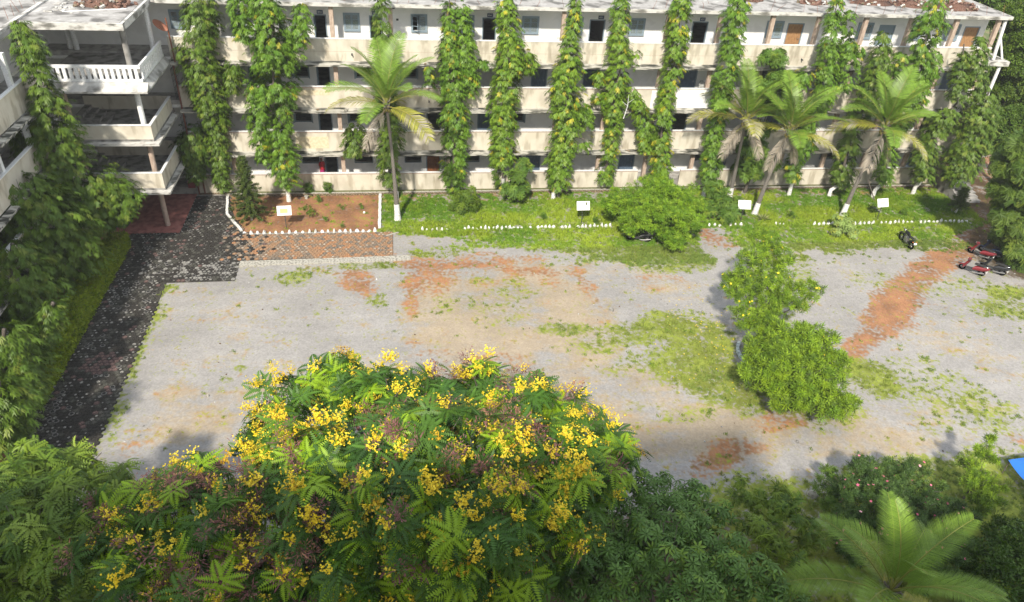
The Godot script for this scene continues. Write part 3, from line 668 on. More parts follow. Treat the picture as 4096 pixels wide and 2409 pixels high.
func door_part(root: Node, kind: String, x0: float, x1: float, y0: float, y1: float) -> void:
	var F := MB.new()
	var z := WALLZ
	F.span(x0, x0 + .07, y0, y1, z - .16, z + .03)
	F.span(x1 - .07, x1, y0, y1, z - .16, z + .03)
	F.span(x0 + .07, x1 - .07, y1 - .07, y1, z - .16, z + .03)
	var fr := part("door", F, M.frame, root)
	var L := MB.new()
	var wd := x1 - x0 - .16
	var hh := y1 - y0 - .09
	L.box(Vector3(wd * .5, hh * .5, 0), Vector3(wd, hh, .04))
	for q in [.27, .73]: L.box(Vector3(wd * .5, hh * q, .024), Vector3(wd * .68, hh * .34, .012))
	var m: Material = {"b": M.doorblue, "o": M.doorblue, "n": M.doorbrown, "t": M.doortan, "g": M.frame}[kind]
	var leaf := part("door_leaf", L, m, fr)
	leaf.position = Vector3(x0 + .08, y0, z - .05)
	if kind == "o":
		leaf.position = Vector3(x0 + .1, y0, z - .2)
		leaf.rotation.y = 1.75
	var H := MB.new()
	H.box(Vector3(0, 0, 0), Vector3(.03, .16, .03))
	H.box(Vector3(-.06, .03, .03), Vector3(.14, .025, .02))
	var hd := part("handle", H, M.steel, fr)
	hd.position = leaf.position + leaf.basis * Vector3(wd - .12, 1.05, .04)

func vent_part(root: Node, x0: float, x1: float, y0: float, y1: float, shutters: bool) -> void:
	var F := MB.new()
	var z := WALLZ
	F.span(x0 - .05, x1 + .05, y0 - .05, y0, z - .1, z + .05)
	F.span(x0 - .05, x1 + .05, y1, y1 + .05, z - .1, z + .05)
	F.span(x0 - .05, x0, y0, y1, z - .1, z + .05)
	F.span(x1, x1 + .05, y0, y1, z - .1, z + .05)
	var fr := part("vent", F, M.frame, root)
	for q in 5:
		var B := MB.new()
		B.box(Vector3((x0 + x1) * .5, lerpf(y0, y1, (q + .5) / 5.0), z - .04), Vector3(x1 - x0, .02, .02))
		part("bar", B, M.dark, fr)
	if shutters:
		for s in 2:
			var B := MB.new()
			B.box(Vector3.ZERO, Vector3(.03, y1 - y0, .42))
			var sh := part("shutter", B, M.frame, fr)
			sh.position = Vector3(x0 - .02 if s == 0 else x1 + .02, (y0 + y1) * .5, z + .25)
			sh.rotation.y = -.35 if s == 0 else .35

func wall_with_holes(x0: float, x1: float, y0: float, y1: float, holes: Array) -> MB:   # holes [xa, xb, ya, yb]
	var B := MB.new()
	holes.sort_custom(func(p, q): return p[0] < q[0])
	var x := x0
	for h in holes:
		B.span(x, h[0], y0, y1, WALLZ - .2, WALLZ)
		if h[2] > y0 + .01: B.span(h[0], h[1], y0, h[2], WALLZ - .2, WALLZ)
		B.span(h[0], h[1], h[3], y1, WALLZ - .2, WALLZ)
		x = h[1]
	B.span(x, x1, y0, y1, WALLZ - .2, WALLZ)
	return B

func plate_text(root: Node, text: String, at: Vector3, size: float) -> void:
	var B := MB.new()
	B.box(at, Vector3(size * 2.9, size * 1.7, .03))
	var pl := part("room_plate", B, M.numberplate, root)
	var t := TextMesh.new()
	t.text = text
	t.font_size = 32; t.pixel_size = size / 32.0; t.depth = .008
	var f := SystemFont.new(); f.font_names = PackedStringArray(["Droid Sans"]); t.font = f
	var o := part("lettering", t, M.board, pl)
	o.position = at + Vector3(0, 0, .02)

func build_college() -> void:
	var root := thing("college_building", "long four storey white and cream corridor building with blackened ledges", "building", Vector3.ZERO)
	var X0 := -30.0; var X1 := 45.0
	for k in 4:
		var fl: float = FL[k]
		var S := MB.new()
		if k == 0: S.span(X0, X1, 0.0, fl, -9.0, -.13)
		else: S.span(X0, X1, fl - .32, fl, -9.0, -.13)
		part("floor_slab", S, M.floor, root)
		S = MB.new()
		var cy := fl + (2.96 if k < 3 else 3.17)
		S.span(X0 + .3, X1 - .25, cy, cy + .018, -8.9, -.52)
		part("ceiling", S, M.ceiling, root)
		# corridor wall
		var holes := []
		var top := fl + (2.95 if k < 3 else 3.165)
		for q in OPEN[k]:
			if q[0] == "w": holes.append([q[1], q[2], fl + 1.2, fl + 2.27])
			elif q[0] == "v": holes.append([q[1], q[2], fl + 1.2, fl + 2.05])
			else: holes.append([q[1], q[2], fl, fl + 2.2])
		part("corridor_wall", wall_with_holes(X0, X1, fl, top, holes), M.white, root)
		var D := MB.new()
		D.span(-15.0, X1, fl, fl + .18, WALLZ, WALLZ + .015)
		if k == 0: part("skirting", D, M.floor, root)
		for q in OPEN[k]:
			if q[0] == "w": window_part(root, q[1], q[2], fl + 1.2, fl + 2.27, .5 if absf(q[1] - .94) < .1 or absf(q[1] - 11.95) < .1 else 0.0)
			elif q[0] == "v": vent_part(root, q[1], q[2], fl + 1.2, fl + 2.05, k == 1 or k == 2)
			else: door_part(root, q[0], q[1], q[2], fl, fl + 2.2)
		# parapet with coping and painted band
		var runs := [[-15.05, X1 - .15]] if k > 0 else [[-15.05, 18.4], [21.9, X1 - .5]]
		for r in runs:
			var P := MB.new()
			P.span(r[0], r[1], maxf(fl - .5, .12), fl + .93, -.12, 0.0)
			var pp := part("parapet", P, M.cream, root)
			var Bd := MB.new()
			Bd.span(r[0], r[1], fl + .93, fl + 1.02, -.125, .006)
			part("painted_band", Bd, M.band if k < 3 else M.cream, pp)
			var C := MB.new()
			C.span(r[0], r[1], fl + 1.02, fl + 1.07, -.15, .03)
			part("coping", C, M.chalk, pp)
			C = MB.new()
			C.span(r[0], r[1], fl + .01, fl + .92, -.132, -.122)
			part("inner_face", C, M.ceiling, pp)
		if k > 0:
			var L := MB.new()
			L.prism(PackedVector2Array([Vector2(.002, fl - .46), Vector2(.002, fl - .64), Vector2(.46, fl - .72), Vector2(.46, fl - .60)]), -15.05, X1 - .1)
			part("ledge", L, M.ledge, root)
			var Bm := MB.new()
			Bm.span(X0, X1, fl - .55, fl - .32, -.5, -.2)
			part("beam", Bm, M.white, root)
		for x in COLX:
			var Cm := MB.new()
			var h0 := fl if k > 0 else 0.2
			Cm.span(x - .14, x + .14, h0, fl + (2.75 if k < 3 else 3.17), -.42, -.135)
			part("column", Cm, M.column, root)
	# plinth, rear and end walls
	var B := MB.new()
	B.span(-15.05, X1 - .5, 0, .12, -.3, .06)
	part("plinth", B, M.brickmoss, root)
	for q in [[X0, X1, 0.0, 13.6, -9.2, -9.0], [X1 - .2, X1, 0.0, 13.6, -9.0, -1.81], [X0, X0 + .2, 0.0, 13.6, -9.0, -1.81]]:
		B = MB.new()
		B.span(q[0], q[1], q[2], q[3], q[4], q[5])
		part("end_wall", B, M.inner, root)
	for k in 4:
		for x in [-17.0, -8.3, -.9, 7.4, 15.3, 19.1, 26.75, 34.0, 41.0]:
			B = MB.new()
			B.span(x - .1, x + .1, FL[k], FL[k] + 2.95, -8.99, -1.81)
			part("room_partition", B, M.inner, root)
	# roof
	B = MB.new()
	B.span(X0 - .4, X1 + .45, 13.64, 13.80, -14.0, .10)
	var roof := part("roof", B, M.roof, root)
	B = MB.new()
	B.span(-15.3, X1 + .45, 13.60, 13.84, .102, .14)
	part("roof_edge", B, M.fascia, roof)
	B = MB.new()
	B.span(X1 + .451, X1 + .50, 13.60, 13.84, -14.0, .14)
	part("roof_edge", B, M.fascia, roof)
	for j in 60:
		B = MB.new()
		var x := -13.0 + j * .98 + rng.randf_range(-.3, .3)
		var z := rng.randf_range(-.6, -.1) if j % 3 else rng.randf_range(-3.5, -1.0)
		var lean := Vector3(rng.randf_range(-.5, .5), rng.randf_range(.55, .95), rng.randf_range(-.4, .4))
		B.tube([Vector3(x, 13.79, z), Vector3(x, 13.79, z) + lean * .5, Vector3(x, 13.79, z) + lean + Vector3(rng.randf_range(-.2, .2), -.1, 0)], [.012, .012, .011], 4)
		part("rebar", B, M.rust, roof)
	# construction joint across the top parapet
	B = MB.new()
	B.span(-15.0, X1 - .2, FL[3] + .18, FL[3] + .195, .001, .005)
	part("joint_line", B, M.column, root)
	# white painted panel on the second floor parapet
	B = MB.new()
	B.span(20.4, 23.35, FL[2] - .45, FL[2] + .98, .004, .012)
	part("white_panel", B, M.board, root)
	B = MB.new()
	B.span(18.5, 19.0, FL[2] - .45, FL[2] + .9, .004, .012)
	part("white_panel", B, M.board, root)
	for q in [[-5.25, "405C"], [6.4, "404C"], [14.4, "402C"], [22.0, "401C"], [-1.55, "406C"]]:
		plate_text(root, q[1], Vector3(q[0], FL[3] + 2.36, WALLZ + .02), .14)
	for q in [[-.28, 2.72], [-.05, 1.95], [3.05, 2.0], [24.3, 2.05], [19.9, 2.2]]:
		B = MB.new()
		B.box(Vector3(q[0], FL[3] + q[1], WALLZ + .03), Vector3(.16, .12, .05))
		part("switch_box", B, M.dark, root)
	# patches of fresh and old paint on the parapets
	for q in [[2, -8.0, -4.9, .42, .78], [1, -7.6, -5.3, -.25, .65], [3, -7.6, -5.8, .35, .72]]:
		B = MB.new()
		B.span(q[1], q[2], FL[q[0]] + q[3], FL[q[0]] + q[4], .003, .007)
		part("paint_patch", B, M.patch, root)
	# spouts and down pipes
	for q in [[-3.2, 3], [8.0, 3], [29.6, 3], [2.0, 2], [16.0, 2], [33.0, 1]]:
		B = MB.new()
		B.tube([Vector3(q[0], FL[q[1]] + .05, -.05), Vector3(q[0], FL[q[1]] + .02, .22)], [.05, .05], 8)
		part("spout", B, M.dark, root)
	# debris lying on the ledges
	for j in 26:
		B = MB.new()
		B.box(Vector3(0, .03, 0), Vector3(rng.randf_range(.12, .5), rng.randf_range(.04, .09), rng.randf_range(.1, .26)))
		var o := part("debris", B, [M.ledge, M.brickmoss, M.concrete][j % 3], root)
		o.position = Vector3(rng.randf_range(-11, 20), FL[1 + j % 2 + (1 if j % 5 == 0 else 0)] - .535, rng.randf_range(.12, .3))
		o.rotation.y = rng.randf() * 3.0

	# ------- porch block at the left end
	var px0 := -21.2
	var lv := [[2.93, 3.2, 4.25], [6.33, 6.6, 7.5]]
	for q in lv:
		B = MB.new()
		B.span(px0, -15.55, q[0], q[1], -.12, 5.38)
		part("porch_slab", B, M.concrete, root)
		B = MB.new()
		B.span(px0, -15.18, q[0] - .02, q[0] + .13, 5.382, 5.78)
		B.span(-15.548, -15.18, q[0] - .02, q[0] + .13, .5, 5.381)
		part("porch_ledge", B, M.fascia, root)
		B = MB.new()
		B.span(px0, -15.56, q[1] + .002, q[2], 5.26, 5.38)
		part("porch_parapet", B, M.cream, root)
		B = MB.new()
		B.span(-15.68, -15.56, q[1] + .002, q[2], .2, 5.258)
		part("porch_parapet", B, M.cream, root)
		B = MB.new()
		B.span(px0, -15.68, q[1] + .002, q[2], .0, .12)
		part("porch_parapet", B, M.cream, root)
		B = MB.new()
		B.span(px0, -15.53, q[2] + .002, q[2] + .05, 5.23, 5.41)
		B.span(-15.71, -15.53, q[2] + .002, q[2] + .05, .2, 5.228)
		part("porch_coping", B, M.chalk, root)
		# stepped concrete seats on the landing
		for s in 4:
			B = MB.new()
			B.span(-20.6 + s * .42, -20.6 + (s + 1) * .42 - .004, q[1] + .002, q[1] + .85 - s * .2, 1.6, 3.4)
			part("step", B, M.concrete, root)
	B = MB.new()
	B.span(px0, -15.45, 10.06, 10.32, -.12, 5.55)
	part("porch_slab", B, M.concrete, root)
	B = MB.new()
	B.prism(PackedVector2Array([Vector2(5.552, 10.32), Vector2(5.552, 9.95), Vector2(6.15, 9.82), Vector2(6.15, 9.92)]), px0, -15.05)
	part("porch_ledge", B, M.fascia, root)
	B = MB.new()
	B.quad(Vector3(-15.449, 10.30, 5.551), Vector3(-15.05, 9.92, 6.15), Vector3(-15.05, 9.92, .2), Vector3(-15.449, 10.30, .2))
	B.quad(Vector3(-15.05, 9.92, 6.15), Vector3(-15.05, 9.82, 6.15), Vector3(-15.05, 9.82, .2), Vector3(-15.05, 9.92, .2))
	B.quad(Vector3(-15.449, 9.95, .2), Vector3(-15.05, 9.82, .2), Vector3(-15.05, 9.82, 6.15), Vector3(-15.449, 9.95, 5.551))
	part("porch_ledge", B, M.fascia, root)
	# balustrade of the top terrace
	B = MB.new()
	B.span(px0, -15.36, 11.14, 11.32, 5.40, 5.54)
	B.span(px0, -15.36, 10.33, 10.47, 5.40, 5.54)
	var bal := part("balustrade", B, M.chalk, root)
	for j in 17:
		B = MB.new()
		B.span(-15.55 - j * .335 - .19, -15.55 - j * .335, 10.472, 11.138, 5.42, 5.53)
		part("baluster", B, M.chalk, bal)
	B = MB.new()
	B.span(-15.49, -15.36, 11.14, 11.32, .35, 5.398)
	B.span(-15.49, -15.36, 10.33, 10.47, .35, 5.398)
	bal = part("balustrade", B, M.chalk, root)
	for j in 13:
		B = MB.new()
		B.span(-15.48, -15.37, 10.472, 11.138, 5.2 - j * .38 - .2, 5.2 - j * .38)
		part("baluster", B, M.chalk, bal)
	# porch roof and columns
	B = MB.new()
	B.span(px0, -15.62, 13.46, 13.86, .142, 5.95)
	part("porch_roof", B, M.fascia, root)
	B = MB.new()
	B.span(px0, -15.80, 13.862, 13.885, .42, 5.80)
	part("porch_roof_top", B, M.roof, root)
	for c in [[-16.15, 4.72, 0.05, 2.93, 0], [-16.15, 4.72, 3.2, 6.33, 1], [-16.15, 4.72, 6.6, 10.06, 2], [-16.15, 4.72, 10.32, 13.46, 3], [-15.95, .3, 10.32, 13.6, 2], [-20.4, 4.72, .05, 2.93, 1], [-20.4, 4.72, 3.2, 6.33, 1], [-20.4, 4.72, 6.6, 10.06, 1], [-20.9, -.4, 10.45, 13.6, 2], [-21.35, -.6, 10.45, 13.6, 2]]:
		B = MB.new()
		B.tube([Vector3(c[0], c[2], c[1]), Vector3(c[0], c[3], c[1])], [.17, .17], 14, false)
		part("porch_column", B, [M.band, M.column, M.chalk, M.concrete][c[4]], root)
	B = MB.new()
	B.span(px0, -15.15, .024, .06, .02, 5.78)
	part("porch_floor", B, M.redfloor, root)
	for j in 14:
		B = MB.new()
		B.span(px0 + j * .43, px0 + j * .43 + .425, .061, .066, 5.36, 5.775)
		part("floor_tile", B, M.redfloor, root)
	# grille between porch and corridor
	for fl in [3.3, 6.7]:
		var Gm := MB.new()
		for j in 7: Gm.span(-15.3, -15.28, fl + j * .42, fl + j * .42 + .02, -1.9, -.2)
		for j in 7: Gm.span(-15.3, -15.28, fl, fl + 2.6, -1.9 + j * .28, -1.88 + j * .28)
		part("grille", Gm, M.dark, root)
	# rubble coloured clutter: fire point, pipes
	B = MB.new()
	B.box(Vector3(-15.35, .95, .2), Vector3(.5, .55, .22))
	part("fire_box", B, M.redpaint, root)
	for q in [[-14.95, .1, .1, 9.9], [-14.55, .08, .1, 3.0], [-13.9, .08, 4.0, 7.0]]:
		B = MB.new()
		B.tube([Vector3(q[0], q[2], q[1] + .06), Vector3(q[0], q[3], q[1] + .06)], [.055, .055], 8)
		part("down_pipe", B, M.pipe if q[0] < -14.0 else M.steel, root)
	# outside stair at the far end
	for j in 9:
		B = MB.new()
		B.span(44.55, 46.6, 0.002, 1.55 - j * .17, -.4 + j * .42, -.4 + (j + 1) * .42 - .004)
		part("stair_step", B, M.concrete, root)
	B = MB.new()
	B.prism(PackedVector2Array([Vector2(-.4, 0), Vector2(3.2, 0), Vector2(3.2, .5), Vector2(-.4, 2.2)]), 44.38, 44.54)
	part("stair_wall", B, M.concrete, root)
	# bracing and landing beside the far end
	for q in [[Vector3(45.2, 13.5, -.2), Vector3(45.5, 10.6, -.2), .13], [Vector3(46.4, 10.4, -.3), Vector3(46.4, 7.2, -.3), .13], [Vector3(45.3, 12.9, -.6), Vector3(46.6, 10.5, -.6), .08]]:
		B = MB.new()
		B.tube([q[0], q[1]], [q[2], q[2]], 8)
		part("end_post", B, M.chalk, root)
	B = MB.new()
	B.span(45.0, 46.9, 10.1, 10.45, -6.0, .0)
	B.span(45.0, 46.9, 6.8, 7.15, -6.0, .0)
	part("end_landing", B, M.fascia, root)

func build_wing() -> void:
	var root := thing("side_wing", "side wing with cream corridor parapets running toward the viewer behind the left trees", "building", Vector3.ZERO)
	for k in 4:
		var fl: float = FL[k]
		var B := MB.new()
		B.span(-30, -20.78, maxf(fl - .32, .004), fl, 5.0, 40.0)
		part("floor_slab", B, M.floor, root)
		B = MB.new()
		B.span(-20.77, -20.65, maxf(fl - .5, .1), fl + 1.0, 5.96, 40.0)
		part("parapet", B, M.cream, root)
		B = MB.new()
		B.span(-20.82, -20.60, fl + 1.002, fl + 1.06, 5.96, 40.0)
		part("coping", B, M.chalk, root)
		if k > 0:
			B = MB.new()
			B.span(-20.648, -20.2, fl - .7, fl - .58, 6.16, 40.0)
			part("ledge", B, M.ledge, root)
		B = MB.new()
		B.span(-23.2, -23.0, fl, fl + 3.0, -2.0, 6.9)
		B.span(-23.2, -23.0, fl, fl + 3.0, 8.1, 40.0)
		B.span(-23.2, -23.0, fl + 2.2, fl + 3.0, 6.9, 8.1)
		part("corridor_wall", B, M.white, root)
		for z in [9.6, 13.4, 17.2]:
			B = MB.new()
			B.span(-20.98, -20.72, fl, fl + 2.8, z - .13, z + .13)
			part("column", B, M.chalk, root)
	var B := MB.new()
	B.span(-40, -21.21, 13.55, 13.80, -14.0, 40.0)
	part("roof", B, M.roof, root)
	B = MB.new()
	B.span(-21.45, -21.21, 13.802, 13.98, -2.0, 40.0)
	part("roof_kerb", B, M.fascia, root)
	for j in 10:
		B = MB.new()
		var p := Vector3(-21.6 - rng.randf() * .6, 13.79, 2.0 + j * .8)
		var q := p + Vector3(rng.randf_range(-.3, .3), .7, rng.randf_range(-.3, .3))
		B.tube([p, q], [.012, .011], 4)
		part("rebar", B, M.rust, root)

func build_viewpoint_block() -> void:
	# the tall block the photograph was taken from; its roof edge shades the near part of the yard
	var root := thing("tall_block", "tall plain cream block behind the viewpoint, its shadow falling across the near yard", "building", Vector3.ZERO)
	var B := MB.new()
	B.span(-26.0, 7.6, 0, 25.0, 53.6, 66.0)
	part("wall", B, M.cream, root)
	B = MB.new()
	B.span(7.602, 34.0, 0, 20.8, 53.6, 66.0)  # lower side added out of view to shade the bottom right foreground
	part("added_shade_wall", B, M.cream, root)
	B = MB.new()
	B.span(7.802, 34.2, 20.8, 21.2, 53.4, 66.2)
	part("added_shade_roof", B, M.roof, root)
	B = MB.new()
	B.span(-26.2, 7.8, 25.0, 25.5, 53.4, 66.2)
	part("roof", B, M.roof, root)

var LF := {}

func sprig_meshes() -> void:
	# hanging spray of narrow mast-tree leaves: outward is +z, down is -y
	var B := MB.new()
	for k in 11:
		var t := k / 10.0
		var a := Vector3(rng.randf_range(-.05, .05), -.02 - t * .16, .02 + t * .26)
		var side := (-1.0 if k % 2 else 1.0) * rng.randf_range(.2, .9)
		var d := Vector3(side, -rng.randf_range(.55, 1.1), rng.randf_range(.15, .7)).normalized()
		B.col = Color(1, 1, 1) * rng.randf_range(.75, 1.2); B.col.a = 1
		B.leaf(a, d, d.cross(Vector3(rng.randf_range(-.3, .3), .3, 1)).normalized(), rng.randf_range(.20, .29), .052, .01)
	LF.ashoka = B.mesh()
	# star of narrow leaves at a shoot tip: axis +y
	B = MB.new()
	for k in 16:
		var a := TAU * k * .382
		var e := lerpf(-.2, 1.1, k / 15.0)
		var d := Vector3(cos(a) * cos(e), sin(e), sin(a) * cos(e))
		B.col = Color(1, 1, 1) * rng.randf_range(.8, 1.2); B.col.a = 1
		B.leaf(Vector3(0, -.06 + k * .006, 0), d, d.cross(Vector3.UP).normalized(), rng.randf_range(.13, .19), .030, .02)
	LF.star = B.mesh()
	# whorl of seven broad leaflets with pale midribs
	B = MB.new()
	for k in 7:
		var a := TAU * k / 7.0 + rng.randf_range(-.1, .1)
		var d := Vector3(cos(a), -.22, sin(a)).normalized()
		B.col = Color(1, 1, 1) * rng.randf_range(.85, 1.15); B.col.a = 1
		var w := d.cross(Vector3.UP).normalized()
		var L := rng.randf_range(.17, .22)
		var p0 := d * .02
		var m1 := d * L * .38; var m2 := d * L * .72 - Vector3(0, .008, 0); var tip := d * L - Vector3(0, .025, 0)
		for s in [-1.0, 1.0]:
			var u: Vector3 = w * s
			var dn := Vector3(0, .008, 0)
			B.tri(p0, m1 + u * .022 + dn, m1); B.tri(m1, m1 + u * .022 + dn, m2 + u * .026 + dn); B.tri(m1, m2 + u * .026 + dn, m2); B.tri(m2, m2 + u * .026 + dn, tip)
		B.col = Color(1.9, 1.45, 1.6)
		B.tri(p0 + Vector3(0, .006, 0) - w * .005, p0 + Vector3(0, .006, 0) + w * .005, d * L * .8 + Vector3(0, .004, 0))
	LF.whorl = B.mesh()
	# rosette of twice-cut ferny leaves: axis +y
	B = MB.new()
	for k in 7:
		var a := TAU * k / 7.0 + rng.randf_range(-.25, .25)
		var e := rng.randf_range(.05, .6)
		var L := rng.randf_range(.48, .66)
		var h := Vector3(cos(a), 0, sin(a))
		var w := h.cross(Vector3.UP)
		for j in 11:
			var t := (j + 1.0) / 11.0
			var p := h * (L * t * cos(e * .6)) + Vector3(0, sin(e) * L * t - .55 * L * t * t, 0)
			var fw := (h - Vector3(0, 1.1 * t - sin(e), 0)).normalized()
			var wl := .15 * sin(PI * (.18 + t * .74)) + .02
			for s in [-1.0, 1.0]:
				var d: Vector3 = (w * s + fw * .45 - Vector3(0, .12, 0)).normalized()
				B.col = Color(1, 1, 1) * rng.randf_range(.82, 1.18); B.col.a = 1
				B.leaf(p, d, d.cross(Vector3.UP).normalized(), wl, .050, .006)
	LF.fern = B.mesh()
	# pinnate, curved leaves: axis +y
	B = MB.new()
	for k in 7:
		var a := TAU * k / 7.0 + rng.randf_range(-.3, .3)
		var L := rng.randf_range(.34, .50)
		var h := Vector3(cos(a), 0, sin(a))
		var w := h.cross(Vector3.UP)
		for j in 8:
			var t := (j + 1.0) / 8.0
			var p := h * (L * t * .9) + Vector3(0, .22 * L * t - .6 * L * t * t, 0)
			for s in [-1.0, 1.0]:
				var d: Vector3 = (w * s + h * .55 - Vector3(0, .35, 0)).normalized()
				B.col = Color(1, 1, 1) * rng.randf_range(.8, 1.2); B.col.a = 1
				B.leaf(p, d, d.cross(Vector3.UP).normalized(), .115 * (1.1 - .35 * t), .046, .012)
	LF.pinnate = B.mesh()
	# clump of rounded little leaves
	B = MB.new()
	for k in 16:
		var d := Vector3(rng.randf_range(-1, 1), rng.randf_range(-.2, 1), rng.randf_range(-1, 1)).normalized()
		B.col = Color(1, 1, 1) * rng.randf_range(.75, 1.25); B.col.a = 1
		B.leaf(d * rng.randf_range(.02, .14), (d + Vector3(rng.randf_range(-.7, .7), .1, rng.randf_range(-.7, .7))).normalized(), d.cross(Vector3(.3, 1, .2)).normalized(), .085, .055, .0)
	LF.clump = B.mesh()
	# panicle of crinkled yellow flowers, loosely spaced
	B = MB.new()
	for k in 7:
		var a := TAU * k / 7.0 + rng.randf()
		var ax := Vector3(cos(a) * rng.randf_range(.3, 1.1), 1, sin(a) * rng.randf_range(.3, 1.1)).normalized()
		for j in 5:
			var p := ax * (.10 + j * .075) + Vector3(rng.randf_range(-.07, .07), rng.randf_range(-.03, .03), rng.randf_range(-.07, .07))
			for q in 3:
				var d := Vector3(rng.randf_range(-1, 1), rng.randf_range(-.2, 1), rng.randf_range(-1, 1)).normalized()
				B.col = Color(1, 1, 1) * rng.randf_range(.8, 1.15); B.col.a = 1
				B.leaf(p, d, d.cross(Vector3(.2, 1, .4)).normalized(), .052, .05, 0)
	LF.panicle = B.mesh()
	# single open flowers
	B = MB.new()
	for k in 5:
		var a := TAU * k / 5.0
		var d := Vector3(cos(a), .35, sin(a)).normalized()
		B.leaf(Vector3.ZERO, d, d.cross(Vector3.UP).normalized(), .055, .045, 0)
	LF.flower = B.mesh()
	# bunch of flat seed pods on bare stalks
	B = MB.new()
	for k in 22:
		var d := Vector3(rng.randf_range(-1, 1), rng.randf_range(-.1, .9), rng.randf_range(-1, 1)).normalized()
		var p := d * rng.randf_range(.08, .28)
		B.col = Color(1, 1, 1) * rng.randf_range(.7, 1.3); B.col.a = 1
		var e := (d + Vector3(rng.randf_range(-.6, .6), -.2, rng.randf_range(-.6, .6))).normalized()
		B.leaf(p, e, e.cross(Vector3(.4, 1, .3)).normalized(), .10, .028, 0)
		if k % 4 == 0:
			B.col = Color(2.2, 2.2, 2.0)
			B.tri(Vector3.ZERO, p + e.cross(Vector3.UP) * .006, p + e * .02)
	LF.pods = B.mesh()
	# grass tuft
	B = MB.new()
	for k in 22:
		var a := rng.randf() * TAU
		var d := Vector3(cos(a) * .09, rng.randf_range(.7, 1.0), sin(a) * .09)
		var p := Vector3(rng.randf_range(-.17, .17), 0, rng.randf_range(-.17, .17))
		B.col = Color(1, 1, 1) * rng.randf_range(.7, 1.3); B.col.a = 1
		var w := Vector3(-sin(a), 0, cos(a)) * .018
		B.tri(p - w, p + w, p + d)
	LF.tuft = B.mesh()

func scatter(called: String, mesh: Mesh, m: Material, places: Array, tints: PackedColorArray, parent: Node) -> MultiMeshInstance3D:
	var mm := MultiMesh.new()
	mm.transform_format = MultiMesh.TRANSFORM_3D
	mm.use_colors = true
	mm.mesh = mesh
	mm.instance_count = places.size()
	for k in places.size():
		mm.set_instance_transform(k, places[k])
		mm.set_instance_color(k, tints[k])
	var o := MultiMeshInstance3D.new()
	o.name = called
	o.multimesh = mm
	o.material_override = m
	o.set_meta("kind", "stuff")
	parent.add_child(o, true)
	return o

func tint(cols: Array) -> Color:
	# [base, second, rare, chance of rare]
	if rng.randf() < cols[3]: return cols[2]
	var c: Color = cols[0].lerp(cols[1], rng.randf())
	return c * rng.randf_range(.8, 1.2)

func aim(axis: Vector3, spin: float, s: float) -> Basis:
	var y := axis.normalized()
	var x := y.cross(Vector3(.31, .2, .93)).normalized()
	var b := Basis(x, y, x.cross(y)).rotated(y, spin)
	return b.scaled(Vector3(s, s, s))

# points over the surface of a lumpy crown made of spheres [x, y, z, r]
func crown_places(lobes: Array, per_m2: float, s0: float, s1: float, shell: float, upward: float, squash := .85, floor_y := .12) -> Array:
	var out := []
	var all := []
	for L in lobes:
		all.append([L[0], L[1], L[2], L[3] * .86])
		if L[3] > .55:
			for k in int(clampf(9.0 * L[3], 6, 16)):
				var d := Vector3(rng.randfn(), absf(rng.randfn()) * .9 - .25, rng.randfn()).normalized() * float(L[3])
				all.append([L[0] + d.x * .82, L[1] + d.y * .82 * squash, L[2] + d.z * .82, L[3] * rng.randf_range(.2, .42)])
	lobes = all
	for li in lobes.size():
		var L: Array = lobes[li]
		var c := Vector3(L[0], L[1], L[2]); var r: float = L[3]
		var count := int(per_m2 * 12.57 * r * r * .62)
		for k in count:
			var d := Vector3(rng.randfn(), rng.randfn(), rng.randfn()).normalized()
			if d.y < -.45 and rng.randf() < .75: continue
			var bump := .86 + .22 * sin(d.x * 5.1 + li * 2.3) * sin(d.z * 4.7 + li) * cos(d.y * 4.0 + li * 1.7)
			var p := c + d * Vector3(1, squash, 1) * r * bump * rng.randf_range(shell, 1.06)
			if p.y < floor_y: continue
			var deep := false
			for lj in lobes.size():
				if lj != li:
					var q: Array = lobes[lj]
					if (p - Vector3(q[0], q[1], q[2])).length() < float(q[3]) * .72: deep = true
			if deep and rng.randf() < .8: continue
			out.append([p, (d * (1.0 - upward) + Vector3.UP * upward).normalized(), rng.randf_range(s0, s1)])
	return out

func crown(called: String, parent: Node3D, mesh: Mesh, m: Material, lobes: Array, per_m2: float, size: Vector2, cols: Array, shell := .55, upward := .35, squash := .85) -> Array:
	var pl := crown_places(lobes, per_m2, size.x, size.y, shell, upward, squash)
	var tr := []; var cs := PackedColorArray()
	var inv := parent.global_transform.affine_inverse()
	for q in pl:
		tr.append(inv * Transform3D(aim(q[1] + Vector3(rng.randf_range(-.35, .35), 0, rng.randf_range(-.35, .35)), rng.randf() * TAU, q[2]), q[0]))
		cs.append(tint(cols))
	scatter(called, mesh, m, tr, cs, parent)
	return pl

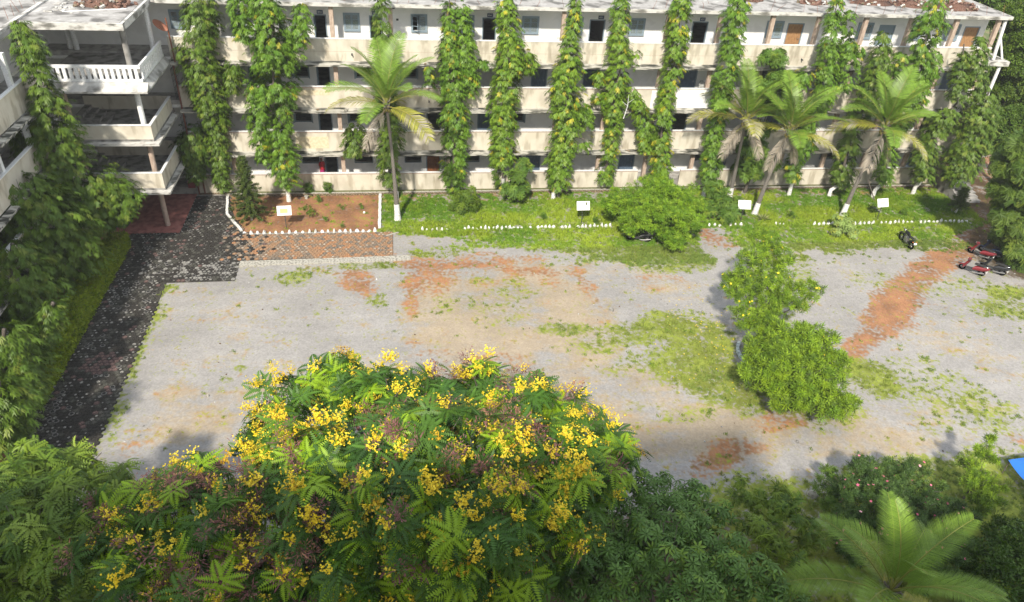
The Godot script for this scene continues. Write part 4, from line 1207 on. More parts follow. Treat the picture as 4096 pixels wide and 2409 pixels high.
func limbs(parent: Node3D, base: Vector3, fork: Vector3, lobes: Array, r0: float, m: Material) -> void:
	var o := parent.position
	var B := MB.new()
	var mid := base.lerp(fork, .5) + Vector3(rng.randf_range(-.15, .15), 0, rng.randf_range(-.15, .15))
	B.tube([base - o - Vector3(0, .1, 0), base.lerp(mid, .35) - o, mid - o, fork - o], [r0 * 1.35, r0 * 1.05, r0 * .9, r0 * .75], 9)
	part("trunk", B, m, parent)
	B = MB.new()
	for L in lobes:
		var c := Vector3(L[0], L[1], L[2])
		var k := fork.lerp(c, .5) + Vector3(rng.randf_range(-.2, .2), -.25, rng.randf_range(-.2, .2))
		B.tube([fork - o, k - o, c - o], [r0 * .5, r0 * .32, r0 * .14], 6)
		for t in 5:
			var d := Vector3(rng.randfn(), rng.randf_range(-.2, 1.2), rng.randfn()).normalized() * float(L[3]) * .85
			B.tube([c - o, c + d * .55 + Vector3(rng.randf_range(-.1, .1), -.05, 0) - o, c + d - o], [r0 * .14, r0 * .09, .012], 5)
	part("branches", B, m, parent)

func mast_tree(key: String, label: String, group: String, per_m2: float, cols: Array, zr := 1.25, slim := .84) -> void:
	var D: Array = MAST[key]
	var root := thing("mast_tree", label, "tree", Vector3(D[0], 0, D[1]), 0, group)
	var tr := []; var cs := PackedColorArray()
	var holes := noise(.42, 55, 2)
	var zoff: float = D[2]
	var chains: Array = D[3]
	# trunk follows the main chain
	var pts := [Vector3(0, -.1, 0), Vector3(0, .6, 0)]
	var rad := [.17, .14]
	var rows: Array = chains[0].duplicate()
	rows.sort_custom(func(p, q): return p[1] < q[1])
	for q in rows:
		if q[1] > 1.2:
			pts.append(Vector3(q[0] - D[0], q[1], zoff)); rad.append(lerpf(.13, .03, clampf(q[1] / 14.0, 0, 1)))
	var B := MB.new()
	B.tube(pts, rad, 8)
	part("trunk", B, M.bark, root)
	B = MB.new()
	var nx := pts[2] as Vector3
	var e := pts[1].lerp(nx, clampf((1.25 - .6) / maxf(.05, nx.y - .6), 0, 1)) as Vector3
	B.tube([Vector3(0, -.02, 0), Vector3(0, .6, 0), e], [.185, .155, .142], 10, false)
	part("painted_base", B, M.limewash, root)
	var Br := MB.new()
	for ci in chains.size():
		var ch: Array = chains[ci]
		if ci > 0:
			var h: Array = ch[ch.size() / 2]
			Br.tube([Vector3(chains[0][chains[0].size() / 2][0] - D[0], float(h[1]) + .3, zoff), Vector3(h[0] - D[0], h[1], zoff + .2)], [.06, .03], 6)
		for j in range(ch.size() - 1):
			var a: Array = ch[j]; var b: Array = ch[j + 1]
			var ln := Vector2(a[0] - b[0], a[1] - b[1]).length()
			var ra: float = maxf(.2, float(a[2]) * slim - .06); var rb: float = maxf(.2, float(b[2]) * slim - .06)
			var count := int(per_m2 * PI * (ra + rb) * maxf(ln, .5))
			var ph := rng.randf() * 6.0
			for k in count:
				var t := rng.randf()
				var r := lerpf(ra, rb, t)
				var th := rng.randf() * TAU
				var lump := .82 + .26 * sin(th * 2.0 + t * ln * 2.6 + ph) * cos(t * ln * 3.7 + ph * 2.0 + th)
				var rr := (rng.randf_range(.62, 1.02) if rng.randf() < .84 else rng.randf_range(1.0, 1.3)) * lump
				var rz := minf(r, zr)
				var p := Vector3(lerpf(a[0], b[0], t) - D[0] + cos(th) * r * rr, lerpf(a[1], b[1], t) + .12 + rng.randf_range(-.1, .1), zoff + sin(th) * rz * rr)
				var out := Vector3(cos(th), 0, sin(th)).rotated(Vector3.UP, rng.randf_range(-.6, .6))
				var bs := Basis(Vector3.UP.cross(out).normalized(), Vector3.UP, out).rotated(Vector3.UP.cross(out).normalized(), rng.randf_range(-.5, .35))
				var s := rng.randf_range(.85, 1.35)
				if holes.get_noise_3d(p.x + D[0], p.y, p.z) > .34: continue
				tr.append(Transform3D(bs.scaled(Vector3(s, s, s)), p))
				cs.append(tint(cols))
	if chains.size() > 1: part("branches", Br, M.bark, root)
	scatter("crown", LF.ashoka, M.ashoka, tr, cs, root)

func frond(root: Node3D, at: Vector3, az: float, elev: float, L: float, bend: float, look: int, seg := 40, wd0 := 1.2) -> void:
	# look 0 fresh, 1 yellowing, 2 dry
	var B := MB.new()
	var h := Vector3(cos(az), 0, sin(az))
	var p := at
	var e := elev
	var twist := rng.randf_range(-.35, .35)
	var pts := []; var rad := []; var dirs := []
	var n := 14
	for k in n + 1:
		var t := float(k) / n
		pts.append(p); rad.append(lerpf(.035, .006, t)); 
		var d := h * cos(e) + Vector3.UP * sin(e)
		dirs.append(d)
		p += d * L / n
		e -= bend / n * (.45 + 1.3 * t)
	var cg := [Color(.15, .25, .030), Color(.32, .32, .05), Color(.38, .33, .27)][look] as Color
	B.col = [Color(.24, .25, .06), Color(.32, .28, .06), Color(.30, .24, .17)][look]
	B.tube(pts, rad, 5)
	for j in seg:
		var t := .14 + .86 * (j + .5) / seg
		var f := t * n
		var k := mini(int(f), n - 1)
		var q: Vector3 = (pts[k] as Vector3).lerp(pts[k + 1], f - k)
		var d: Vector3 = dirs[k]
		var w := d.cross(Vector3.UP)
		w = (h.cross(Vector3.UP) if w.length() < .1 else w).normalized()
		var up := w.cross(d).normalized()
		w = w.rotated(d, twist * t); up = up.rotated(d, twist * t)
		var ll := L * .27 * pow(sin(PI * (.10 + t * .86)), .6)
		for s in [-1.0, 1.0]:
			if look == 2 and rng.randf() < .22: continue
			var droop := (.35 if look == 0 else .75 if look == 1 else 1.7) * rng.randf_range(.6, 1.3)
			var dd: Vector3 = (w * s * .85 + d * .62 + up * .22).normalized()
			var a := q
			var m := a + dd * ll * .5 - Vector3(0, droop * .09 * ll, 0)
			var tip := a + dd * ll * .92 - Vector3(0, droop * .42 * ll, 0)
			var wd := (d - dd * d.dot(dd)).normalized() * (wd0 / seg) * (1.0 if look < 2 else .6)
			var base := cg * rng.randf_range(.78, 1.22)
			var dry := clampf((rng.randf() - .35) * 1.4, 0, 1) if look == 1 and t > .45 else 0.0
			B.col = base.lerp(Color(.42, .37, .33), dry); B.col.a = 1
			B.quad(a - wd * .6, a + wd * .6, m + wd, m - wd)
			B.tri(m - wd, m + wd, tip)
	part("frond", B, M.frond, root)

func palm(label: String, base: Vector3, top: Vector3, count: int, L: float, dry: int, seg := 40, white := true) -> void:
	var root := thing("coconut_palm", label, "palm", base, 0, "coconut palms")
	var t := top - base
	var bow := Vector3(t.x * .12, 0, t.z * .12)
	var pts := []; var rad := []
	for k in 25:
		var f := k / 24.0
		pts.append(t * f - bow * sin(PI * f) - Vector3(0, .1 if k == 0 else 0.0, 0))
		rad.append(lerpf(.19, .105, minf(1.0, f * 1.6)) * (1.0 + .07 * (k % 2)) * (1.35 if k == 0 else 1.0))
	var B := MB.new()
	B.tube(pts, rad, 10)
	part("trunk", B, M.palmbark, root)
	if white:
		B = MB.new()
		B.tube([pts[0] + Vector3(0, .08, 0), pts[1], pts[2], pts[3], pts[4].lerp(pts[3], .3)], [.29, .225, .215, .205, .2], 10, false)
		part("painted_base", B, M.limewash, root)
	B = MB.new()
	for k in 14:
		var a := TAU * k * .382
		B.tube([t + Vector3(0, -.35 + k * .04, 0), t + Vector3(cos(a) * .13, -.1 + k * .04, sin(a) * .13), t + Vector3(cos(a) * .3, .12 + k * .045, sin(a) * .3)], [.07, .06, .03], 5)
	part("leaf_bases", B, M.palmbark, root)
	for k in count:
		var f := float(k) / (count - 1)   # 0 the oldest, 1 the spear
		var az := TAU * k * .382 + rng.randf_range(-.2, .2)
		var el := lerpf(-.25, 1.42, pow(f, .75))
		var look := 2 if k < dry else 1 if k < dry + count / 4 else 0
		if look == 2: el = rng.randf_range(-1.0, -.6)
		frond(root, t + Vector3(0, .05 + .4 * f, 0), az, el, L * rng.randf_range(.88, 1.05) * (.72 if look == 2 else 1.0), lerpf(1.25, .75, f) if look < 2 else .5, look, seg, .8 if seg > 60 else 1.25)
	B = MB.new()
	for k in 7:
		var a := TAU * k / 7.0
		B.ball(t + Vector3(cos(a) * .2, -.18 + .06 * (k % 3), sin(a) * .2), Vector3(.095, .12, .095), 8, 6)
	part("coconuts", B, mat(lin(.20, .17, .04), .6), root)

func shrub(called: String, label: String, category: String, key: String, mesh: Mesh, m: Material, per_m2: float, size: Vector2, cols: Array, group := "", flowers := [], shell := .5, squash := .85) -> Node3D:
	var lobes: Array = LOBES[key]
	var c := Vector3.ZERO
	for L in lobes: c += Vector3(L[0], 0, L[2]) / lobes.size()
	var root := thing(called, label, category, c, 0, group)
	var top := 0.0
	for L in lobes: top = maxf(top, L[1])
	limbs(root, c, c + Vector3(0, clampf(top * .25, .15, 1.2), 0), lobes, clampf(top * .022, .02, .1), M.bark)
	var pl := crown("crown", root, mesh, m, lobes, per_m2, size, cols, shell, .4, squash)
	for f in flowers:   # [name, mesh, material, colours, share, size]
		var tr := []; var cs := PackedColorArray()
		var inv := root.global_transform.affine_inverse()
		for q in pl:
			if rng.randf() < f[4] and q[1].y > .05:
				tr.append(inv * Transform3D(aim(q[1], rng.randf() * TAU, f[5] * rng.randf_range(.8, 1.2)), q[0] + q[1] * .1))
				cs.append(tint(f[3]))
		if tr.size() > 8: scatter(f[0], f[1], f[2], tr, cs, root)
	return root

const ASH := [Color(.075, .165, .014), Color(.140, .245, .020), Color(.34, .33, .025), .035]
const ASHY := [Color(.085, .175, .014), Color(.165, .265, .020), Color(.38, .36, .025), .07]
const ASHD := [Color(.065, .125, .014), Color(.115, .185, .018), Color(.16, .21, .03), .10]
const LIME := [Color(.12, .22, .014), Color(.25, .37, .020), Color(.09, .16, .014), .22]
const LIMEB := [Color(.10, .21, .012), Color(.21, .34, .018), Color(.27, .40, .03), .10]
const NEEM := [Color(.045, .10, .010), Color(.16, .24, .018), Color(.17, .25, .03), .10]
const FERN := [Color(.035, .095, .014), Color(.075, .165, .014), Color(.20, .33, .010), .30]
const ALST := [Color(.075, .155, .030), Color(.105, .20, .036), Color(.15, .25, .03), .08]
const OLEA := [Color(.05, .10, .025), Color(.085, .15, .032), Color(.12, .2, .03), .08]
const GOLD := [Color(.74, .56, .02), Color(.82, .66, .05), Color(.6, .38, .02), .08]
const PODS := [Color(.15, .06, .065), Color(.24, .11, .105), Color(.36, .18, .11), .14]
const PINK := [Color(.60, .12, .22), Color(.70, .22, .32), Color(.75, .4, .45), .15]

func build_trees() -> void:
	sprig_meshes()
	var d := 30.0
	var grp := "mast trees in a row along the facade"
	for q in [
		["T1", "thick mast tree beside the porch with a round leafy bulge low on its left", ASHD], ["T2", "broadest mast tree, several stems, rising from the red soil bed behind the signboard", ASH],
		["T3", "slim mast tree standing directly behind the leftmost coconut palm", ASHD], ["T4", "double topped mast tree behind the low dead-twigged shrub in the lawn", ASH],
		["T5", "mast tree with yellowing tufts and a leafy shrub at its foot", ASHY], ["T6", "mast tree bulging to the right at mid height above its white painted trunk", ASHY],
		["T7", "mast tree with a bare forked white twig in its crown", ASHY], ["T8", "straight mast tree rising behind the round lime green bush", ASHY],
		["T9", "mast tree between the white wall panel and the left one of the paired palms", ASH], ["T11", "twin topped mast tree behind the right one of the paired palms", ASH],
		["T12", "short pointed mast tree just left of the rightmost palm", ASHD], ["T13", "tall mast tree behind the rightmost palm, reaching the roof rubble", ASH],
		["T14", "mast tree with two tops in front of the last tan door", ASHD], ["T15", "bushy mast tree at the outside stair, last of the row", ASHD]]:
		mast_tree(q[0], q[1], grp, d, q[2])
	grp = "dense mast trees beside the left path"
	for q in [["L1", "tall tapering mast tree in front of the porch terrace"], ["L2", "wide dark mast tree with white trunk behind the hedge top"], ["L3", "dark mast tree at the left frame edge, middle of the hedge row"], ["L4", "mast tree with pale young tip leaning over the hedge"], ["L5", "mast tree by the near end of the hedge, above the last one"], ["L6", "lowest mast tree in the left frame edge, past the hedge end"]]:
		mast_tree(q[0], q[1], grp, 30.0, ASHD, 1.7, .98)
	# palms
	palm("leftmost coconut palm with slender grey trunk at the red soil bed", Vector3(-.5, 0, 4.4), Vector3(-.92, 8.3, 4.4), 19, 4.3, 2)
	palm("left one of the paired coconut palms, grey dead fronds hanging down its trunk", Vector3(25.6, 0, 1.9), Vector3(24.9, 6.7, 3.0), 18, 4.2, 4)
	palm("right one of the paired coconut palms with curved leaning trunk", Vector3(26.6, 0, 4.6), Vector3(27.6, 6.5, 4.6), 18, 4.2, 2)
	palm("rightmost coconut palm leaning from a leafy pale shrub", Vector3(33.6, 0, 5.1), Vector3(34.5, 7.0, 5.2), 19, 4.5, 2)
	# broadleaf tree between the palms
	var root := thing("broadleaf_tree", "loose light green broadleaf tree between the paired palms and the facade", "tree", Vector3(27.3, 0, .9))
	limbs(root, Vector3(27.3, 0, .9), Vector3(27.1, 2.6, 1.0), LOBES["T10"], .12, M.bark)
	crown("crown", root, LF.pinnate, M.soft, LOBES["T10"], 9.0, Vector2(.8, 1.2), [Color(.07, .15, .02), Color(.13, .22, .025), Color(.2, .28, .03), .1])
	# trees past the right end
	var dark := [Color(.06, .12, .016), Color(.10, .17, .02), Color(.15, .21, .03), .06]
	for q in [["redge", "big dark leafy tree at the right frame edge above the yard", LF.clump, 26.0, ASHD, 2.0], ["redge2", "dark tree overhanging the parked scooters at the right edge", LF.pinnate, 13.0, [Color(.05, .10, .014), Color(.11, .17, .02), Color(.16, .22, .03), .1], 1.3], ["back", "dark distant tree behind the roof's far corner", LF.clump, 12.0, dark, 3.0], ["mid", "shadowy tree behind the outside stair", LF.clump, 20.0, dark, 2.0]]:
		var lobes: Array = LOBES[q[0]]
		var c := Vector3.ZERO
		for L in lobes: c += Vector3(L[0], 0, L[2]) / lobes.size()
		c.x += 1.5
		root = thing("broadleaf_tree", q[1], "tree", c)
		limbs(root, c, c + Vector3(-.3, 3.0, 0), lobes, .22, M.bark)
		crown("crown", root, q[2], M.soft, lobes, q[3], Vector2(q[5] * .8, q[5] * 1.2), q[4])
	# round lime bush, flowering tree and bush in the yard
	shrub("oleander_bush", "round lime green bush sheltering a black scooter on the lawn", "bush", "thevetia", LF.star, M.soft, 17.0, Vector2(1.2, 1.9), LIMEB, "", [["blossoms", LF.flower, M.petal, GOLD, .006, 1.5]], .6)
	shrub("trumpet_flower_tree", "loose lime green small tree dotted with yellow flowers in the gravel yard", "tree", "tecoma", LF.star, M.soft, 15.0, Vector2(1.0, 1.8), LIME, "", [["blossoms", LF.flower, M.petal, GOLD, .05, 1.5]], .45)
	shrub("oleander_bush", "broad lime green bush with a pale block ring in the gravel yard", "bush", "bushB", LF.star, M.soft, 15.0, Vector2(1.2, 2.0), LIME, "", [["blossoms", LF.flower, M.petal, GOLD, .005, 1.4]], .55)
	# lawn shrubs
	var SH := [Color(.07, .15, .02), Color(.13, .22, .025), Color(.2, .28, .03), .1]
	shrub("shrub", "leafy sapling shrub at the foot of the yellowing mast tree", "shrub", "shrubT5", LF.pinnate, M.soft, 14.0, Vector2(.7, 1.0), SH)
	shrub("shrub", "low spreading shrub with dead twigs in the lawn", "shrub", "shrubT4", LF.pinnate, M.soft, 12.0, Vector2(.6, .9), NEEM)
	shrub("shrub", "tangled green shrubs around the left paired palm's foot", "shrub", "shrubS3", LF.pinnate, M.soft, 14.0, Vector2(.7, 1.0), SH)
	shrub("shrub", "pale broad-leaved shrub at the rightmost palm's foot", "shrub", "broad", LF.whorl, M.soft, 26.0, Vector2(1.2, 1.8), [Color(.2, .3, .07), Color(.28, .37, .11), Color(.3, .33, .05), .1])
	shrub("shrub", "small grey-green shrub in the red soil bed beside the signboard", "shrub", "shrubA", LF.clump, M.soft, 30.0, Vector2(.8, 1.1), NEEM)
	for q in [[-7.1, .2, .8, "left one of the pair of young plants against the parapet foot"], [-5.7, .2, .85, "right one of the pair of young plants against the parapet foot"], [-5.6, 4.5, .35, "bright green seedling in the soil bed, left of the bare middle"], [-3.2, 2.6, .35, "grey seedling in the far right of the soil bed"], [-4.6, 2.7, .3, "lime seedling in the middle of the soil bed"], [-6.3, 1.5, .45, "thin young plant near the kerb in the soil bed"], [-4.4, 5.5, .3, "bright weed at the stone row of the soil bed"], [-.4, .4, .5, "young plant at the kerb behind the leftmost palm"], [21.5, 3.6, .7, "small lawn plant left of the third signboard"], [10.1, 4.8, .45, "yellow-green plant in the lawn left of the second signboard"], [13.8, 5.6, .5, "yellow-green plant by the stones right of the second signboard"], [38.6, 5.2, .5, "ferny plant in the lawn near the fourth signboard"], [36.6, 4.0, .4, "small plant behind the fourth signboard"], [29.2, 5.3, .5, "yellow-green plant in front of the right paired palm"]]:
		var r := thing("young_plant", q[3], "plant", Vector3(q[0], 0, q[1]))
		var lobes := [[q[0], q[2] * .8, q[1], q[2] * .5], [q[0] + .1, q[2] * .4, q[1] + .08, q[2] * .45]]
		var B := MB.new()
		B.tube([Vector3(0, -.03, 0), Vector3(.02, q[2] * .5, 0), Vector3(0, q[2], .02)], [.014, .012, .006], 5)
		part("stem", B, M.bark, r)
		crown("leaves", r, LF.star, M.soft, lobes, 50.0, Vector2(.7, 1.1), SH)
	spiky(Vector3(25.0, 0, 5.0), "variegated agave-like plant under the third signboard")
	spiky(Vector3(26.9, 0, 5.5), "dark spiky plant right of the third signboard")
	# conifers
	conifer(Vector3(-10.7, 0, 4.1), 4.9, 1.35, "young araucaria conifer with drooping branches at the bed's left corner")
	conifer(Vector3(43.3, 0, 5.0), 2.4, .9, "small dark conifer near the outside stair")
	# clipped hedge along the path
	var hr := thing("hedge", "clipped yellow-green hedge along the dark hexagon path", "hedge", Vector3(-18.5, 0, 15))
	var tr := []; var cs := PackedColorArray()
	var core := MB.new()
	for k in 4600:
		var z := rng.randf_range(7.4, 22.8)
		var u := rng.randf()
		var y := 1.05 + .1 * sin(z * 2.1) ; var x := 0.0
		var nrm := Vector3.UP
		if u < .5: x = rng.randf_range(-.55, .55); y += rng.randf_range(-.06, .08)
		else:
			x = (.58 if u < .9 else -.58) + rng.randf_range(-.06, .06); y *= rng.randf_range(.1, 1.0); nrm = Vector3(signf(x), .4, 0)
		tr.append(Transform3D(aim(nrm + Vector3(rng.randf_range(-.4, .4), 0, rng.randf_range(-.4, .4)), rng.randf() * TAU, rng.randf_range(.8, 1.3)), Vector3(x, y, z - 15)))
		cs.append(tint([Color(.20, .28, .012), Color(.31, .38, .018), Color(.10, .17, .012), .12]))
	scatter("leaves", LF.clump, M.soft, tr, cs, hr)
	for k in 24:
		core.tube([Vector3(rng.randf_range(-.3, .3), -.05, -7.3 + k * .64), Vector3(rng.randf_range(-.3, .3), .85, -7.3 + k * .64)], [.025, .015], 5)
	part("stems", core, M.bark, hr)
	# ashoka twig, dead and white
	var tw := thing("dead_twig", "bare forked whitish twig caught in a mast tree crown", "twig", Vector3(16.0, 7.6, 1.9))
	var B2 := MB.new()
	B2.tube([Vector3(0, -1.0, 0), Vector3(.15, 0, .1), Vector3(.1, .8, .15)], [.03, .025, .012], 5)
	B2.tube([Vector3(.15, 0, .1), Vector3(-.3, .35, .2)], [.018, .008], 5)
	B2.tube([Vector3(.13, .2, .1), Vector3(.5, .55, .2)], [.016, .007], 5)
	part("branch", B2, M.chalk, tw)

func spiky(at: Vector3, label: String) -> void:
	var r := thing("spiky_plant", label, "plant", at)
	var B := MB.new()
	for k in 34:
		var a := TAU * k * .382
		var e := rng.randf_range(.35, 1.2)
		var d := Vector3(cos(a) * cos(e), sin(e), sin(a) * cos(e))
		B.col = Color(.12, .17, .05) if k % 2 else Color(.28, .28, .12)
		B.leaf(Vector3.ZERO, d, d.cross(Vector3.UP).normalized(), rng.randf_range(.6, .9), .07, .12)
	part("leaves", B, M.soft, r)

func conifer(at: Vector3, h: float, spread: float, label: String) -> void:
	var r := thing("conifer", label, "tree", at)
	var B := MB.new()
	B.tube([Vector3(0, -.1, 0), Vector3(.03, h * .5, 0), Vector3(0, h, 0)], [.075, .05, .012], 8)
	part("trunk", B, M.bark, r)
	B = MB.new()
	B.tube([Vector3(0, 0, 0), Vector3(.015, .85, 0)], [.085, .075], 8, false)
	part("painted_base", B, M.limewash, r)
	var Br := MB.new()
	var tr := []; var cs := PackedColorArray()
	for t in int(h * 4.2):
		var y := .75 + t / 4.2
		if y > h: break
		var f := 1.0 - (y - .75) / (h - .6)
		for k in 7:
			var a := TAU * k / 7.0 + t * .5 + rng.randf_range(-.2, .2)
			var L := spread * (f * .85 + .12) * rng.randf_range(.8, 1.15)
			var d := Vector3(cos(a), .18 - .3 * f, sin(a))
			Br.tube([Vector3(0, y, 0), Vector3(0, y, 0) + d * L], [.018, .006], 4)
			for q in int(L * 11.0) + 3:
				var g := rng.randf_range(.15, 1.0)
				tr.append(Transform3D(aim(Vector3(d.x, .5, d.z) + Vector3(rng.randf_range(-.4, .4), 0, rng.randf_range(-.4, .4)), rng.randf() * TAU, rng.randf_range(.75, 1.15)), Vector3(0, y, 0) + d * L * g - Vector3(0, .06, 0)))
				cs.append(tint([Color(.055, .095, .02), Color(.10, .14, .025), Color(.15, .19, .03), .08]))
	part("branches", Br, M.bark, r)
	scatter("needles", LF.star, M.soft, tr, cs, r)

func build_foreground() -> void:
	var fl := [["flower_panicles", LF.panicle, M.petal, GOLD, .12, 1.15], ["seed_pods", LF.pods, M.pod, PODS, .10, 1.2]]
	var fl2 := [["flower_panicles", LF.panicle, M.petal, GOLD, .05, 1.1], ["seed_pods", LF.pods, M.pod, PODS, .30, 1.25]]
	copper("copper", "large spreading tree full of yellow flower clusters in the centre foreground", 2.7, .42, .30)
	copper("copperleft", "smaller yellow-flowered tree thick with brown-purple seed pods, lower left foreground", 2.6, .24, .50)
	shrub("neem_tree", "dark feathery neem tree filling the lower left corner", "tree", "neemA", LF.pinnate, M.dim_near_leaf, 4.2, Vector2(1.0, 1.6), NEEM, "", [], .5)
	shrub("neem_tree", "lighter feathery neem tree between the corner neem and the path's end", "tree", "neemB", LF.pinnate, M.dim_near_leaf, 4.2, Vector2(1.0, 1.6), [Color(.075, .14, .016), Color(.15, .22, .02), Color(.2, .28, .03), .1], "", [], .5)
	shrub("alstonia_tree", "smooth dark green tree of whorled leaves at the bottom centre", "tree", "alstonia", LF.whorl, M.dim_near_leaf, 13.0, Vector2(1.1, 1.7), ALST, "", [], .6)
	shrub("sapling", "thin dark feathery sapling on the shaded grass right of the whorled tree", "tree", "sapling", LF.pinnate, M.dim_near_leaf, 5.0, Vector2(.7, 1.0), NEEM, "", [], .3)
	shrub("pink_oleander", "tangled oleander bush speckled with pink flowers at lower right", "bush", "oleander", LF.star, M.dim_near_leaf, 26.0, Vector2(.9, 1.4), OLEA, "", [["blossoms", LF.flower, M.petal, PINK, .06, 1.25]], .4)
	shrub("white_oleander", "small bush with white flowers left of the pink oleander", "bush", "whiteoleander", LF.star, M.soft, 24.0, Vector2(.9, 1.3), [Color(.08, .16, .025), Color(.14, .22, .03), Color(.2, .28, .03), .1], "", [["blossoms", LF.flower, M.chalk, [Color(.8, .8, .78), Color(.8, .8, .78), Color(.8, .8, .78), 0.0], .04, 1.2]], .4)
	shrub("sapling", "slender lime green sapling near the blue tarpaulin", "tree", "rightsap", LF.star, M.soft, 26.0, Vector2(.9, 1.4), LIME, "", [], .3)
	shrub("shrub", "dark low shrubs in the bottom right corner", "shrub", "lowright", LF.clump, M.dim_near_leaf, 24.0, Vector2(1.2, 1.8), [Color(.05, .11, .015), Color(.09, .16, .02), Color(.13, .2, .02), .08])
	palm("large near coconut palm crown seen from above at the bottom right", Vector3(15.4, 0, 40.3), Vector3(15.25, 5.2, 40.0), 16, 3.5, 0, 84, false)

func copper(key: String, label: String, per_m2: float, bloom: float, podded: float) -> void:
	var lobes: Array = LOBES[key]
	var c := Vector3.ZERO
	for L in lobes: c += Vector3(L[0], 0, L[2]) / lobes.size()
	var root := thing("copperpod_tree", label, "tree", c)
	limbs(root, c, c + Vector3(0, 3.6, 0), lobes, .3, M.bark)
	var pl := crown_places(lobes, per_m2, 1.0, 1.45, .45, .42, .85)
	var patch := noise(.35, 71, 2)
	var sets := [[], [], []]; var tints := [PackedColorArray(), PackedColorArray(), PackedColorArray()]
	for q in pl:
		var p: Vector3 = q[0]; var up: Vector3 = q[1]
		var n := patch.get_noise_3d(p.x, p.y, p.z)
		var n2 := patch.get_noise_3d(p.z + 40.0, p.x, p.y)
		var t := Transform3D(aim(up + Vector3(rng.randf_range(-.4, .4), 0, rng.randf_range(-.4, .4)), rng.randf() * TAU, q[2]), p - c)
		var podhere := n2 > .30 - podded * .8
		if not (podhere and rng.randf() < .55):
			sets[0].append(t); tints[0].append(tint(FERN))
		var outer := up.y > .35
		if outer and rng.randf() < bloom * (1.3 if n > .02 else .5):
			for k in rng.randi_range(1, 2):
				sets[1].append(Transform3D(aim(up + Vector3(rng.randf_range(-.8, .8), .6, rng.randf_range(-.8, .8)), rng.randf() * TAU, rng.randf_range(.8, 1.25)), p - c + up * .12 + Vector3(rng.randf_range(-.25, .25), rng.randf_range(0, .12), rng.randf_range(-.25, .25))))
				tints[1].append(tint(GOLD))
		if up.y > .1 and podhere and rng.randf() < .25 + podded:
			for k in 3:
				sets[2].append(Transform3D(aim(up, rng.randf() * TAU, rng.randf_range(.9, 1.4)), p - c + up * .1 + Vector3(rng.randf_range(-.2, .2), rng.randf_range(0, .15), rng.randf_range(-.2, .2))))
				tints[2].append(tint(PODS))
	for q in crown_places(lobes, 1.6, .9, 1.3, .15, .3, .85):
		if (q[0] - c).length() > 0.0:
			var p: Vector3 = q[0] - Vector3(0, .9, 0)
			sets[0].append(Transform3D(aim(q[1], rng.randf() * TAU, q[2]), p - c)); tints[0].append(tint(FERN))
	scatter("crown", LF.fern, M.dim_near_leaf, sets[0], tints[0], root)
	scatter("flower_panicles", LF.panicle, M.petal, sets[1], tints[1], root)
	scatter("seed_pods", LF.pods, M.pod, sets[2], tints[2], root)

